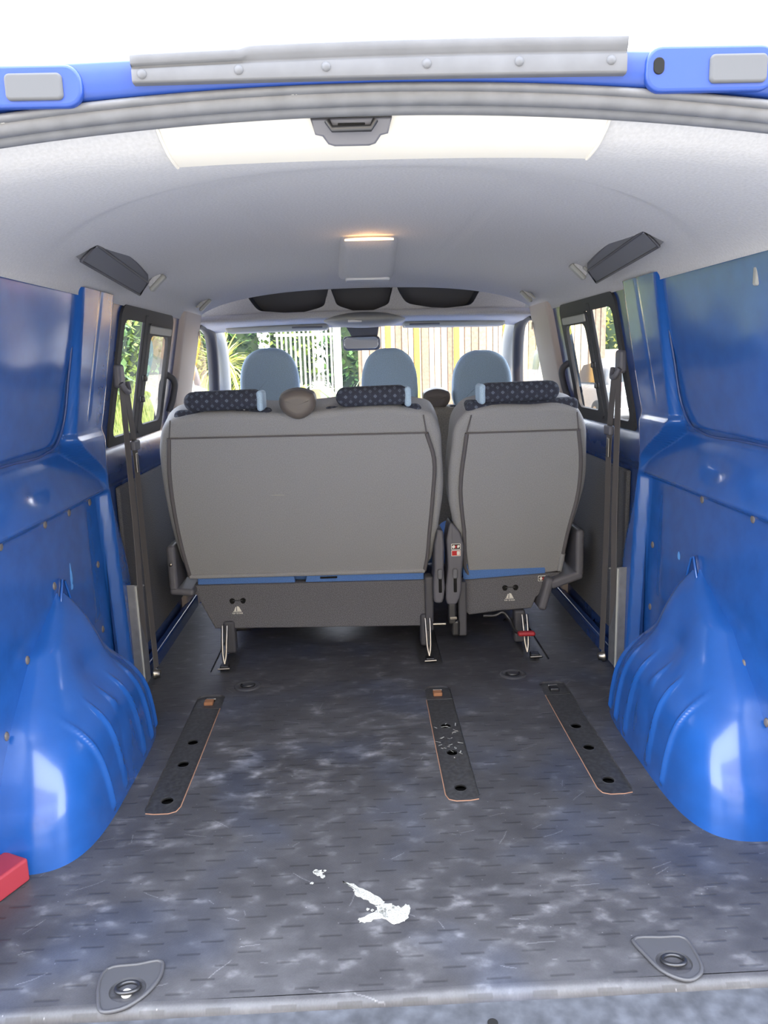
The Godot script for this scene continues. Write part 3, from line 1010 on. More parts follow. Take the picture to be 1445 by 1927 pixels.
func build_roof_fittings() -> void:
	# speakers and grab handles
	for s in [-1.0, 1.0]:
		var side := "left" if s < 0 else "right"
		var t := thing("roof_speaker", "black wedge shaped speaker pod on the %s side of the headliner" % side, "speaker", Vector3.ZERO, "roof speakers")
		var A := Vector3(s * 0.630, 1.237, -1.745); var Bq := Vector3(s * 0.588, 1.268, -1.725)
		var C := Vector3(s * 0.622, 1.242, -2.25); var D := Vector3(s * 0.655, 1.211, -2.275)
		var inn := Vector3(-s * 0.0, 0.0, 0.0)
		var b := B.new()
		var up := Vector3(s * 0.03, 0.07, 0)
		var rows := []
		# front grille is slightly arched, back edge sinks into the headliner
		for k in 17:
			var f := k / 16.0
			var bow := sin(PI * pow(f, 0.7)) * 0.6
			var low := A.lerp(D, f)
			var high := Bq.lerp(C, f)
			var back := Vector3(s * 0.60, 1.335, 0).lerp(Vector3(s * 0.6, 1.32, 0), f)
			var zf := lerpf(-1.735, -2.26, f)
			rows.append([low + Vector3(s * 0.03, 0.03, 0), low, high, Vector3(high.x - s * 0.03 * bow, high.y + 0.012 + 0.006 * bow, zf), Vector3(high.x - s * 0.02 * bow, high.y + 0.05, zf)])
		for col in 4:
			var rr := []
			for r in rows: rr.append([r[col], r[col + 1]])
			b.surf(rr)
		b.cap(rows[0], Vector3(0, 0, 1)); b.cap(rows[-1], Vector3(0, 0, -1))
		part(b, "housing", M.speaker_cloth, t)
		b = B.new()
		b.tube([A, Bq, C, D, A], 0.0035, 6)
		part(b, "bezel", M.dark_plastic, t)
		# coat hooks / handles
		var hs := [[0.618, 1.252, -2.33, 0.05, "next to the speaker pod"], [0.636, 1.245, -3.12, 0.055, "towards the windscreen"]]
		for h in hs:
			t = thing("grab_handle", "pale grey folded roof handle on the %s side, %s" % [side, h[4]], "handle", Vector3(s * h[0], h[1], h[2]), "roof handles")
			b = B.new()
			var bs := Basis(Vector3(0, 0, 1), -s * 0.75)
			b.rbox(bs * Vector3(0, -0.006, 0), Vector3(0.06, 0.014, 0.026), 0.006, bs)
			part(b, "grip", M.trim_grey, t)
			b = B.new()
			b.rbox(bs * Vector3(0, 0.006, 0), Vector3(0.05, 0.016, 0.02), 0.004, bs)
			part(b, "mount", M.headliner, t)
			if h[2] < -3.0 or s > 0:
				b = B.new()
				b.rbox(bs * Vector3(s * 0.01, 0.0, 0) + Vector3(0, 0, 0.06), Vector3(0.03, 0.008, 0.012), 0.003, bs)
				part(b, "hinge_slot", M.trim_grey, t)
	# centre lamp console
	var lamp := thing("roof_lamp", "lit dome lamp in the long grey console along the middle of the headliner", "lamp", Vector3(0, 1.33, -2.15))
	var b := B.new()
	var rows := []
	for k in 21:
		var f := k / 20.0
		var r := []
		for j in 17:
			var u := lerpf(-1, 1, j / 16.0)
			var w := lerpf(0.078, 0.112, f)
			var dpt := 0.022 * sst(0, 0.08, f) * (1 - sst(0.93, 1.0, f) * 0.4) * pow(maxf(0, 1 - pow(absf(u), 6)), 0.5)
			r.append(Vector3(u * w, 0.008 - dpt, -f * 0.98))
		rows.append(r)
	b.surf(rows)
	part(b, "console", M.headliner, lamp)
	b = B.new()
	var o := PackedVector2Array()
	for k in 21: o.append(Vector2(cos(PI * k / 20) * 0.066, -sin(PI * k / 20) * 0.022))
	b.slab(o, 0.005, 0.0015, Transform3D(Basis(Vector3.RIGHT, Vector3(0, 0, -1), Vector3.UP), Vector3(0, -0.001, 0.0)), 2)
	part(b, "glowing_lens", M.lamp_glow, lamp)
	b = B.new()
	b.slab(rrect(-0.085, -0.05, 0.085, 0.05, 0.02), 0.012, 0.004, Transform3D(Basis(Vector3.RIGHT, Vector3(0, 0, -1), Vector3.UP), Vector3(0.005, -0.010, -0.9)), 2)
	part(b, "front_lens", M.lens, lamp)
	var l := OmniLight3D.new()
	l.light_color = Color(1.0, 0.75, 0.5); l.light_energy = 0.003; l.light_size = 0.04; l.shadow_enabled = true; l.omni_range = 6.0
	l.position = Vector3(0, -0.03, 0.035)
	add(l, "lamp_light", lamp)

# ---------------------------------------------------------------- front of the cabin
func build_front() -> void:
	# overhead storage shelf with three pockets
	var t := thing("overhead_shelf", "grey overhead storage shelf with three dark open pockets above the windscreen", "shelf", Vector3(0, 0, -3.45))
	var cs := CSGPolygon3D.new()
	cs.polygon = PackedVector2Array([Vector2(-0.70, 1.195), Vector2(-0.5, 1.2), Vector2(0.5, 1.2), Vector2(0.70, 1.195), Vector2(0.70, 1.4), Vector2(-0.70, 1.4)])
	cs.depth = 0.2; cs.material = M.headliner
	cs.position.z = 0.0
	add(cs, "panel", t)
	var holes := [[Vector2(-0.52, 1.338), Vector2(-0.50, 1.345), Vector2(-0.18, 1.347), Vector2(-0.164, 1.34), Vector2(-0.172, 1.28), Vector2(-0.182, 1.252), Vector2(-0.21, 1.239), Vector2(-0.42, 1.231), Vector2(-0.465, 1.238), Vector2(-0.495, 1.27)],
		[Vector2(-0.146, 1.34), Vector2(-0.13, 1.347), Vector2(0.1, 1.347), Vector2(0.115, 1.34), Vector2(0.108, 1.28), Vector2(0.1, 1.254), Vector2(0.084, 1.243), Vector2(-0.108, 1.243), Vector2(-0.126, 1.254), Vector2(-0.136, 1.28)],
		[Vector2(0.14, 1.34), Vector2(0.16, 1.347), Vector2(0.49, 1.345), Vector2(0.51, 1.338), Vector2(0.487, 1.275), Vector2(0.462, 1.24), Vector2(0.42, 1.232), Vector2(0.22, 1.242), Vector2(0.18, 1.254), Vector2(0.158, 1.28)]]
	for h in holes:
		var hc := CSGPolygon3D.new()
		hc.polygon = smooth(h, 3); hc.depth = 0.5; hc.operation = CSGShape3D.OPERATION_SUBTRACTION; hc.material = M.headliner
		hc.position.z = 0.15
		add(hc, "pocket_cut", cs)
		var b := B.new()
		var o := smooth(h, 3)
		var f := []; var k2 := []
		for p in o:
			f.append(Vector3(p.x, p.y, -0.012)); k2.append(Vector3(p.x, p.y + 0.01, -0.17))
		b.surf([f, k2], true)
		b.cap(k2, Vector3(0, 0, 1))
		part(b, "pocket", M.speaker_cloth, t)
	# header lip below the shelf down to the windscreen
	var b := B.new()
	var rows := []
	for q in [[1.225, -3.44], [1.205, -3.425], [1.193, -3.44], [1.188, -3.52], [1.18, -3.68], [1.172, -3.82], [1.18, -3.87], [1.26, -3.88]]:
		var r := []
		for k in 21:
			var x := lerpf(-0.73, 0.73, k / 20.0)
			r.append(Vector3(x, q[0] - 0.012 * pow(absf(x) / 0.73, 3), q[1] + 0.05 * x * x))
		rows.append(r)
	b.surf(rows)
	struct_mesh(b, "trim_3", M.headliner, "grey header trim between the overhead shelf and the windscreen")
	# sun visors
	for s in [-1.0, 1.0]:
		var v := thing("sun_visor", "flat grey sun visor folded up above the %s half of the windscreen" % ("left" if s < 0 else "right"), "sun visor", Vector3(s * 0.41, 1.168, -3.70), "sun visors")
		b = B.new()
		b.rbox(Vector3(0, 0, 0), Vector3(0.47, 0.026, 0.16), 0.012, Basis(Vector3(0, 0, 1), -s * 0.01))
		part(b, "panel", M.trim_grey, v)
		b = B.new()
		b.rbox(Vector3(-s * 0.14, 0.0, 0.078), Vector3(0.14, 0.008, 0.012), 0.003)
		part(b, "pocket_edge", M.black_plastic, v)
	# mirror housing console
	var con := Node3D.new()
	add(con, "lamp_console", t)
	con.position = Vector3(0, 1.190, -0.05)
	b = B.new(); b.ball(Vector3(-0.007, -0.002, 0), Vector3(0.182, 0.034, 0.14), 14)
	part(b, "housing", M.trim_grey, con)
	b = B.new(); b.rbox(Vector3(-0.05, -0.012, 0.128), Vector3(0.06, 0.012, 0.012), 0.004)
	part(b, "lens", M.lens, con)
	var mir := thing("inside_mirror", "black framed inside rear view mirror hanging at the windscreen", "mirror", Vector3(-0.024, 1.095, -3.80))
	b = B.new()
	b.slab(PackedVector2Array([Vector2(-0.07, 0.078), Vector2(0.09, 0.085), Vector2(0.08, 0.03), Vector2(-0.045, 0.03)]), 0.05, 0.008, Transform3D(Basis(), Vector3(0, 0, -0.01)))
	part(b, "stem", M.dark_plastic, mir)
	b = B.new(); b.slab(rrect(-0.092, -0.034, 0.092, 0.034, 0.022), 0.04, 0.012, Transform3D(Basis(Vector3.UP, -0.1) * Basis(Vector3.RIGHT, -0.06), Vector3.ZERO))
	part(b, "housing", M.dark_plastic, mir)
	b = B.new(); b.slab(rrect(-0.082, -0.027, 0.082, 0.027, 0.018), 0.004, 0.001, Transform3D(Basis(Vector3.UP, -0.1) * Basis(Vector3.RIGHT, -0.06), Vector3(0, 0, 0.003)))
	part(b, "mirror_face", M.mirror_glass, mir)
	# windscreen, pillars
	var w3 := struct_node("window_1", "windscreen")
	b = B.new()
	rows = []
	for k in 13:
		var f := k / 12.0
		var r := []
		for j in 21:
			var u := lerpf(-1, 1, j / 20.0)
			r.append(Vector3(u * lerpf(0.74, 0.86, f), lerpf(1.19, 0.52, f), lerpf(-3.86, -4.72, f) + 0.12 * u * u))
		rows.append(r)
	b.surf(rows)
	part(b, "pane", M.glass, w3)
	for s in [-1.0, 1.0]:
		b = B.new()
		var ctr := [Vector3(s * 0.755, 1.215, -3.72), Vector3(s * 0.75, 1.14, -3.98), Vector3(s * 0.775, 0.98, -4.2), Vector3(s * 0.82, 0.76, -4.45), Vector3(s * 0.85, 0.55, -4.65)]
		b.tube(smooth3(ctr), 0.045, 10)
		part(b, "front_pillar", M.trim_grey, w3)
	# scuttle and dashboard
	b = B.new()
	b.rbox(Vector3(0, 0.30, -4.5), Vector3(1.5, 0.5, 0.44), 0.1)
	var dsh := part(b, "dashboard", M.dark_plastic)
	tag(dsh, "dark dashboard behind the front seats", "dashboard")
	b = B.new()
	b.rbox(Vector3(0, 0.02, -4.80), Vector3(1.84, 0.9, 0.1), 0.04)
	b.rbox(Vector3(0, -0.1, -5.3), Vector3(1.7, 0.7, 0.85), 0.12)
	struct_mesh(b, "wall_front", M.blue_outer, "front end of the van")
	for s in [-1.0, 1.0]:
		# side behind the sliding door: B pillar trim, front door
		var side := "left" if s < 0 else "right"
		b = B.new()
		rows = []
		for k in 9:
			var y := lerpf(-0.02, 1.215, k / 8.0)
			var r := []
			for q in [[-3.03, 0.05], [-3.05, -0.005], [-3.07, -0.012], [-3.34, -0.012], [-3.37, 0.0], [-3.38, 0.05]]:
				r.append(Vector3(s * (tum(y) + q[1] - 0.01), y, q[0]))
			rows.append(r)
		b.surf(rows)
		var bp := thing("door_pillar", "beige plastic trim of the %s middle pillar behind the front door" % side, "pillar trim", Vector3.ZERO, "middle pillar trims")
		part(b, "cover", M.pillar_trim, bp)
		b = B.new()
		b.rbox(Vector3(s * (tum(1.15) - 0.024), 1.135, -3.33), Vector3(0.004, 0.03, 0.012), 0.002)
		part(b, "belt_slot", M.steel, bp)
		# front door
		var fd := struct_node("door_%d" % (3 if s < 0 else 4), "%s front door" % side)
		b = B.new()
		b.rbox(Vector3(s * 0.85, 0.18, -3.95), Vector3(0.1, 1.3, 1.15), 0.03)
		part(b, "panel", M.blue_outer, fd)
		b = B.new()
		var fr := [Vector3(s * 0.735, 1.19, -3.42), Vector3(s * 0.735, 1.192, -3.6), Vector3(s * 0.745, 1.15, -3.78), Vector3(s * 0.765, 1.05, -3.92), Vector3(s * 0.79, 0.9, -4.04), Vector3(s * 0.80, 0.82, -4.08)]
		b.tube(smooth3(fr), 0.028, 8)
		part(b, "window_frame", M.window_rubber, fd)
		b = B.new()
		b.surf([[Vector3(s * 0.745, 1.2, -3.38), Vector3(s * 0.75, 1.2, -3.85)], [Vector3(s * 0.81, 0.8, -3.38), Vector3(s * 0.81, 0.8, -4.3)]])
		part(b, "pane", M.glass, fd)
		b = B.new()
		b.rbox(Vector3(s * 0.815, 0.845, -4.1), Vector3(0.05, 0.07, 0.12), 0.015)
		part(b, "mirror_corner", M.trim_grey, fd)
		# wing mirror seen past the pillar
		var wm := thing("wing_mirror", "dark wing mirror outside the %s front window" % side, "mirror", Vector3(s * 1.0, 0.93, -4.22), "wing mirrors")
		b = B.new()
		b.slab(smooth([Vector2(-0.075, -0.1), Vector2(0.08, -0.1), Vector2(0.085, 0.05), Vector2(0.05, 0.12), Vector2(-0.06, 0.12), Vector2(-0.085, 0.03)]), 0.09, 0.03, Transform3D(Basis(Vector3.UP, s * 0.1), Vector3(0, 0, 0.04)))
		part(b, "shell", M.black_plastic, wm)
		b = B.new()
		b.slab(smooth([Vector2(-0.06, -0.085), Vector2(0.065, -0.085), Vector2(0.07, 0.045), Vector2(0.04, 0.1), Vector2(-0.045, 0.1), Vector2(-0.07, 0.03)]), 0.004, 0.001, Transform3D(Basis(Vector3.UP, s * 0.1), Vector3(0, 0, 0.044)))
		part(b, "mirror_face", M.mirror_glass, wm)
		b = B.new()
		b.tube([Vector3(-s * 0.05, -0.09, 0), Vector3(-s * 0.12, -0.13, 0.04)], 0.022, 8)
		part(b, "arm", M.black_plastic, wm)

# ---------------------------------------------------------------- sliding doors with their windows
func door_x(y: float) -> float:
	var x := tum(y)
	if y > 0.66 and y < 0.775: x -= 0.02 * pow(sin(PI * (y - 0.66) / 0.115), 0.7)
	return x

func build_doors() -> void:
	for s in [-1.0, 1.0]:
		var side := "left" if s < 0 else "right"
		var d := struct_node("door_%d" % (1 if s < 0 else 2), "%s sliding door, blue with a dark carpet panel" % side)
		var b := B.new()
		var zs := [-2.20, -2.315, -2.33]
		for k in range(1, 10): zs.append(-2.33 - 0.575 * k / 9.0)
		zs += [-2.92, -2.99, -3.06]
		var ys := [-0.02, 0.1, 0.4, 0.64]
		for k in 11: ys.append(0.655 + 0.0125 * k)
		ys += [0.79]
		for k in range(1, 8): ys.append(0.79 + 0.38 * k / 7.0)
		ys += [1.19, 1.215]
		for off in [0.0, 0.018]:
			for j in ys.size() - 1:
				for k in zs.size() - 1:
					var yc: float = (ys[j] + ys[j + 1]) / 2
					var zc: float = (zs[k] + zs[k + 1]) / 2
					if yc > 0.79 and yc < 1.17 and zc < -2.33 and zc > -2.905: continue
					var P := func(y: float, z: float) -> Vector3: return Vector3(s * ((door_x(y) if off == 0 else tum(y)) + off), y, z)
					b.surf([[P.call(ys[j], zs[k]), P.call(ys[j], zs[k + 1])], [P.call(ys[j + 1], zs[k]), P.call(ys[j + 1], zs[k + 1])]])
		# smooth normals of the waist bulge
		for k in b.v.size():
			var y := b.v[k].y
			var tn := Vector3(door_x(y + 0.004) - door_x(y - 0.004), 0.008, 0)
			if absf(b.v[k].x) < tum(y) + 0.01: b.n[k] = Vector3(-s * tn.y, s * 0 + tn.x, 0).normalized() * (1.0 if b.n[k].x * -s > 0 else -1.0)
		part(b, "shell", M.blue_skin, d)
		b = B.new()
		b.rbox(Vector3(s * 0.885, 0.135, -2.66), Vector3(0.04, 1.13, 0.8), 0.02)
		part(b, "outer_skin", M.blue_outer, d)
		b = B.new()
		b.rbox(Vector3(s * 0.792, 0.37, -2.69), Vector3(0.014, 0.56, 0.70), 0.006)
		part(b, "carpet_panel", M.door_carpet, d)
		b = B.new()
		b.rbox(Vector3(s * 0.778, 0.02, -2.75), Vector3(0.03, 0.055, 0.86), 0.008)
		part(b, "sill_step", M.blue_skin, d)
		b = B.new()
		b.tube(smooth3([Vector3(s * 0.768, 0.98, -2.97), Vector3(s * 0.745, 0.96, -2.975), Vector3(s * 0.75, 0.9, -2.975), Vector3(s * 0.77, 0.84, -2.97)]), 0.012, 8)
		part(b, "pull_handle", M.dark_plastic, d)
		b = B.new()
		var sp := []
		for k in 16:
			var yy := 0.01 + 1.18 * k / 15.0
			var zz := table([[1.2, -2.235], [0.9, -2.255], [0.68, -2.25], [0.4, -2.345], [0.0, -2.40]], yy)
			sp.append(Vector3(wall_x(yy, zz, s) - s * 0.002, yy, zz))
		b.tube(sp, 0.011, 8)
		part(b, "door_seal", M.window_rubber, d)
		# window
		var w := struct_node("window_%d" % (2 if s < 0 else 3), "%s sliding door window with a sliding front sash" % side)
		var ey := Vector3(-s * 0.08, 0.39, 0).normalized()
		var ez := Vector3(-s * ey.y, ey.x * s * -1.0 * -1.0, 0)
		ez = (Vector3(-s, 0, 0) - ey * Vector3(-s, 0, 0).dot(ey)).normalized()
		var xf := Transform3D(Basis(Vector3(0, 0, -1), ey, ez), Vector3(s * 0.80, 0.79, -2.33))
		var L := 0.575; var H := 0.388
		b = B.new()
		b.ring(rrect(-0.025, -0.03, L + 0.025, H + 0.022, 0.04), rrect(0.012, 0.012, L - 0.02, H - 0.02, 0.03), 0.006, -0.006, xf)
		part(b, "frame", M.window_rubber, w)
		b = B.new()
		b.rbox(xf * Vector3(0.252, H / 2, -0.012), Vector3(0.04, H, 0.036), 0.01, Basis(ez, ey, ez.cross(ey)).scaled(Vector3.ONE))
		b.v.clear(); b.n.clear(); b.t.clear(); b.i.clear()
		b.slab(rrect(0.222, -0.005, 0.258, H + 0.005, 0.008), 0.012, 0.004, xf.translated_local(Vector3(0, 0, 0.008)))
		part(b, "divider", M.window_rubber, w)
		b = B.new()
		b.ring(rrect(0.262, 0.002, L - 0.008, H - 0.02, 0.03), rrect(0.298, 0.03, L - 0.035, H - 0.058, 0.03), 0.010, 0.0, xf)

		part(b, "sash", M.window_rubber, w)
		b = B.new()
		b.slab(rrect(0.275, H - 0.052, L - 0.025, H - 0.026, 0.006), 0.012, 0.004, xf.translated_local(Vector3(0, 0, 0.016)))
		part(b, "sash_handle", M.trim_grey, w)
		for q in [0.12, 0.19]:
			b = B.new()
			b.rbox(xf * Vector3(0.268, q, 0.014), Vector3(0.014, 0.02, 0.018), 0.005)
			part(b, "latch", M.dark_steel, w)
		for q in [[0.0, 0.0, 0.25, H, -0.014], [0.27, 0.01, L - 0.015, H - 0.03, 0.004]]:
			b = B.new()
			var po := rrect(q[0], q[1], q[2], q[3], 0.02)
			b.cap(b.lift(po, q[4], xf), xf.basis.z, po)
			part(b, "pane", M.glass, w)

# ---------------------------------------------------------------- belts at the pillars
func build_belts() -> void:
	for s in [-1.0, 1.0]:
		var side := "left" if s < 0 else "right"
		var t := thing("seat_belt", "dark webbing seat belt hanging down the %s pillar" % side, "seat belt", Vector3.ZERO, "rear seat belts")
		var X: float = s * 0.738
		var b := B.new()
		b.rbox(Vector3(X + s * 0.012, 0.985, -2.325), Vector3(0.024, 0.07, 0.05), 0.01)
		part(b, "anchor_cover", M.black_plastic, t)
		b = B.new()
		b.tube(smooth3([Vector3(X, 0.965, -2.30), Vector3(X - s * 0.008, 0.945, -2.31), Vector3(X - s * 0.008, 0.94, -2.345), Vector3(X, 0.965, -2.36)]), 0.008, 8)
		part(b, "loop", M.black_plastic, t)
		var wd := [Vector3(s * 0.15, 0, 1).normalized()]
		b = B.new()
		b.ribbon(smooth3([Vector3(X, 0.955, -2.305), Vector3(X - s * 0.002, 0.75, -2.300), Vector3(X - s * 0.004, 0.5, -2.295), Vector3(X, 0.30, -2.295), Vector3(X + s * 0.01, 0.1, -2.32)], 4), wd, 0.033, 0.0025)
		part(b, "webbing", M.strap, t)
		b = B.new()
		b.ribbon(smooth3([Vector3(X, 0.955, -2.345), Vector3(X, 0.78, -2.375), Vector3(X, 0.5, -2.378), Vector3(X, 0.25, -2.385), Vector3(X, 0.04, -2.392)], 4), wd, 0.033, 0.0025)
		part(b, "webbing", M.strap, t)
		b = B.new()
		b.rbox(Vector3(X - s * 0.004, 0.775, -2.372), Vector3(0.016, 0.03, 0.056), 0.005)
		part(b, "tongue_holder", M.black_plastic, t)
		b = B.new()
		b.rbox(Vector3(X - s * 0.004, 0.72, -2.376), Vector3(0.004, 0.06, 0.02), 0.0015)
		part(b, "tongue", M.steel, t)
		b = B.new()
		b.lathe([Vector2(0.001, 0.014), Vector2(0.012, 0.012), Vector2(0.014, 0.0), Vector2(0.018, -0.002), Vector2(0.018, -0.008)], 12, Transform3D(Basis(Vector3(0, 0, 1), s * PI / 2), Vector3(X, 0.02, -2.39)))
		part(b, "floor_bolt", M.steel, t)
		# cover at the foot of the pillar
		var c := thing("pillar_cover", "narrow grey plastic cover at the foot of the %s pillar" % side, "cover", Vector3.ZERO, "pillar foot covers")
		b = B.new()
		b.slab(PackedVector2Array([Vector2(0.0, 0.0), Vector2(0.075, 0.0), Vector2(0.085, 0.31), Vector2(0.0, 0.335)]), 0.03, 0.006, Transform3D(Basis(Vector3(0, 0, -1), Vector3.UP, Vector3(-s, 0, 0)), Vector3(s * 0.742, 0.025, -2.265)))
		part(b, "cover", M.trim_grey if false else M.rubber, c)
		b = B.new()
		b.tube([Vector3(s * 0.742, 0.03, -2.268), Vector3(s * 0.742, 0.355, -2.268), Vector3(s * 0.742, 0.335, -2.345)], 0.004, 6)
		part(b, "edge", M.trim_grey, c)
	# small bracket on the right rear wall
	var o := thing("wall_bracket", "small pale bracket high on the right wall near the rear door", "bracket", Vector3(0.745, 1.15, -1.525))
	var b2 := B.new()
	b2.rbox(Vector3.ZERO, Vector3(0.02, 0.04, 0.018), 0.006)
	part(b2, "body", M.trim_grey, o)

# ---------------------------------------------------------------- seats
# seat backs lie in the plane through (y .86, z -2.40) and (y .26, z -2.62)
func seat_xf() -> Transform3D:
	var up := Vector3(0, 0.6, 0.22).normalized()
	return Transform3D(Basis(Vector3.RIGHT, up, Vector3.RIGHT.cross(up)), Vector3(0, 0.26, -2.62))

func sv(p: Array) -> Array:   # points [x, y in the world] -> outline in the plane of the backs
	return p.map(func(q): return Vector2(q[0], (q[1] - 0.26) / Vector3(0, 0.6, 0.22).normalized().y))

func headrest_row(t: Node3D, x0: float, x1: float) -> void:
	var b := B.new()
	var cx := (x0 + x1) / 2
	b.rbox(Vector3(cx, 0.901, -2.425), Vector3(x1 - x0, 0.060, 0.10), 0.03, Basis(Vector3(0, 0, 1), 0.012), 5)
	var h := part(b, "headrest", M.dotted_cloth, t)
	for s in [-1.0, 1.0]:
		b = B.new()
		b.tube([Vector3(cx + s * 0.06, 0.88, -2.43), Vector3(cx + s * 0.06, 0.82, -2.445)], 0.006, 8)
		part(b, "post", M.steel, h)
	b = B.new()
	b.rbox(Vector3(cx + (x1 - x0) / 2 * (1 if x0 < 0.2 else -1) - (0.004 if x0 < 0.2 else -0.004), 0.897, -2.425), Vector3(0.02, 0.062, 0.097), 0.01, Basis(), 4)
	part(b, "side_panel", M.blue_cloth, h)

func build_rear_seats() -> void:
	var xf := seat_xf()
	# ---- double seat
	var t := thing("double_seat", "two-person rear seat with a wide grey back and dotted headrests", "seat", Vector3.ZERO)
	var o := smooth(sv([[-0.676, 0.78], [-0.661, 0.817], [-0.629, 0.842], [-0.583, 0.852], [-0.26, 0.849], [0.147, 0.847], [0.186, 0.834], [0.207, 0.80], [0.222, 0.696], [0.229, 0.584], [0.219, 0.467], [0.200, 0.345], [0.192, 0.31], [0.172, 0.284], [0.13, 0.274], [-0.10, 0.275], [-0.4, 0.278], [-0.61, 0.282], [-0.655, 0.294], [-0.674, 0.325], [-0.684, 0.38], [-0.694, 0.522], [-0.692, 0.655]]), 5)
	var b := B.new()
	b.slab(o, 0.13, 0.02, xf.translated_local(Vector3(0, 0, -0.004)), 5)
	part(b, "backrest", M.seat_back, t)
	back_panel(t, [[-0.643, 0.787], [0.168, 0.780], [0.193, 0.697], [0.192, 0.567], [0.183, 0.428], [0.176, 0.325], [0.168, 0.277], [-0.655, 0.287], [-0.664, 0.38], [-0.668, 0.541], [-0.661, 0.672]], xf, 7)
	# dotted front cloth that shows along the top edge
	b = B.new()
	b.rbox(Vector3(-0.47, 0.850, -2.474), Vector3(0.31, 0.046, 0.105), 0.018); b.rbox(Vector3(0.0, 0.848, -2.474), Vector3(0.31, 0.046, 0.105), 0.018)
	part(b, "front_cloth", M.dotted_cloth, t)
	b = B.new()
	b.slab(smooth([Vector2(-0.345, 0.345), Vector2(-0.32, 0.347), Vector2(-0.298, 0.344), Vector2(-0.32, 0.3435)], 3), 0.001, 0.0002, xf.translated_local(Vector3(0, 0, 0.0046)), 1)
	part(b, "scuff_mark", M.trim_grey, t)
	headrest_row(t, -0.583, -0.343)
	headrest_row(t, -0.114, 0.113)
	# belt guide hump
	belt_guide(t, Vector3(-0.232, 0.878, -2.415), 1.0)
	# cushion
	b = B.new()
	b.rbox(Vector3(-0.235, 0.30, -2.86), Vector3(0.82, 0.14, 0.44), 0.05)
	part(b, "cushion", M.seat_cloth, t)
	b = B.new()
	b.slab(PackedVector2Array([Vector2(-0.632, 0.31), Vector2(-0.30, 0.31), Vector2(-0.285, 0.22), Vector2(-0.632, 0.22)]), 0.03, 0.008, Transform3D(Basis(), Vector3(0, 0, -2.612)))
	b.slab(PackedVector2Array([Vector2(-0.262, 0.22), Vector2(-0.238, 0.31), Vector2(0.166, 0.31), Vector2(0.166, 0.22)]), 0.03, 0.008, Transform3D(Basis(), Vector3(0, 0, -2.612)))
	part(b, "cushion_flap", M.seat_cloth, t)
	b = B.new()
	b.rbox(Vector3(-0.171, 0.264, -2.606), Vector3(0.06, 0.006, 0.006), 0.002)
	part(b, "zip_slot", M.hole_dark, t)
	# carpeted rear of the base
	b = B.new()
	b.slab(PackedVector2Array([Vector2(-0.645, 0.254), Vector2(0.17, 0.243), Vector2(0.171, 0.073), Vector2(-0.58, 0.092), Vector2(-0.62, 0.18)]), 0.05, 0.006, Transform3D(Basis(), Vector3(0, 0, -2.60)), 2)
	var base := part(b, "base_panel", M.carpet, t)
	b = B.new()
	b.rbox(Vector3(-0.22, 0.16, -2.80), Vector3(0.74, 0.13, 0.34), 0.02)
	part(b, "base_frame", M.dark_plastic, t)
	tether(base, Vector3(-0.494, 0.194, -2.599), true)
	b = B.new()
	b.flat([Vector3(0.168, 0.176, -2.597), Vector3(0.189, 0.162, -2.597), Vector3(0.168, 0.147, -2.597)])
	b.flat([Vector3(0.168, 0.147, -2.599), Vector3(0.189, 0.162, -2.599), Vector3(0.168, 0.176, -2.599)])
	part(b, "white_tag", M.white_print, base)
	for x in [-0.53, 0.168]: foot(t, x)
	# side covers
	b = B.new()
	b.rbox(Vector3(-0.702, 0.33, -2.63), Vector3(0.03, 0.16, 0.16), 0.012)
	b.rbox(Vector3(-0.675, 0.245, -2.63), Vector3(0.085, 0.026, 0.16), 0.012, Basis(Vector3(0, 0, 1), -0.12))
	part(b, "hinge_cover", M.black_plastic, t)
	b = B.new()
	b.lathe([Vector2(0.001, 0.003), Vector2(0.005, 0.002), Vector2(0.006, 0.0)], 10, Transform3D(Basis(Vector3.RIGHT, PI / 2), Vector3(-0.704, 0.345, -2.549)))
	part(b, "screw", M.steel, t)
	recliner(t, [Vector2(0.206, 0.42), Vector2(0.212, 0.436), Vector2(0.228, 0.43), Vector2(0.231, 0.41), Vector2(0.230, 0.3), Vector2(0.228, 0.19), Vector2(0.222, 0.175), Vector2(0.196, 0.178), Vector2(0.193, 0.2), Vector2(0.198, 0.3)], 0.218)
	b = B.new(); b.tube([Vector3(0.19, 0.094, -2.56), Vector3(0.235, 0.092, -2.56)], 0.006, 8)
	part(b, "cross_bar", M.steel, t)
	b = B.new(); b.rbox(Vector3(0.181, 0.16, -2.61), Vector3(0.03, 0.2, 0.06), 0.008)
	part(b, "side_bracket", M.dark_plastic, t)
	# ---- single seat
	t = thing("single_seat", "single rear seat with a tall grey back beside the wide one", "seat", Vector3.ZERO)
	o = smooth(sv([[0.245, 0.622], [0.251, 0.713], [0.265, 0.801], [0.297, 0.836], [0.346, 0.850], [0.496, 0.853], [0.605, 0.851], [0.648, 0.836], [0.673, 0.802], [0.696, 0.698], [0.705, 0.586], [0.694, 0.489], [0.676, 0.388], [0.664, 0.30], [0.646, 0.262], [0.60, 0.25], [0.48, 0.248], [0.35, 0.247], [0.312, 0.258], [0.294, 0.30], [0.272, 0.425], [0.25, 0.526]]), 5)
	b = B.new()
	b.slab(o, 0.13, 0.02, xf.translated_local(Vector3(0, 0, -0.004)), 5)
	part(b, "backrest", M.seat_back, t)
	back_panel(t, [[0.297, 0.774], [0.655, 0.774], [0.674, 0.681], [0.681, 0.568], [0.663, 0.41], [0.656, 0.326], [0.65, 0.252], [0.327, 0.248], [0.303, 0.424], [0.284, 0.582]], xf, 6)
	b = B.new()
	b.rbox(Vector3(0.475, 0.853, -2.474), Vector3(0.36, 0.046, 0.105), 0.018)
	part(b, "front_cloth", M.dotted_cloth, t)
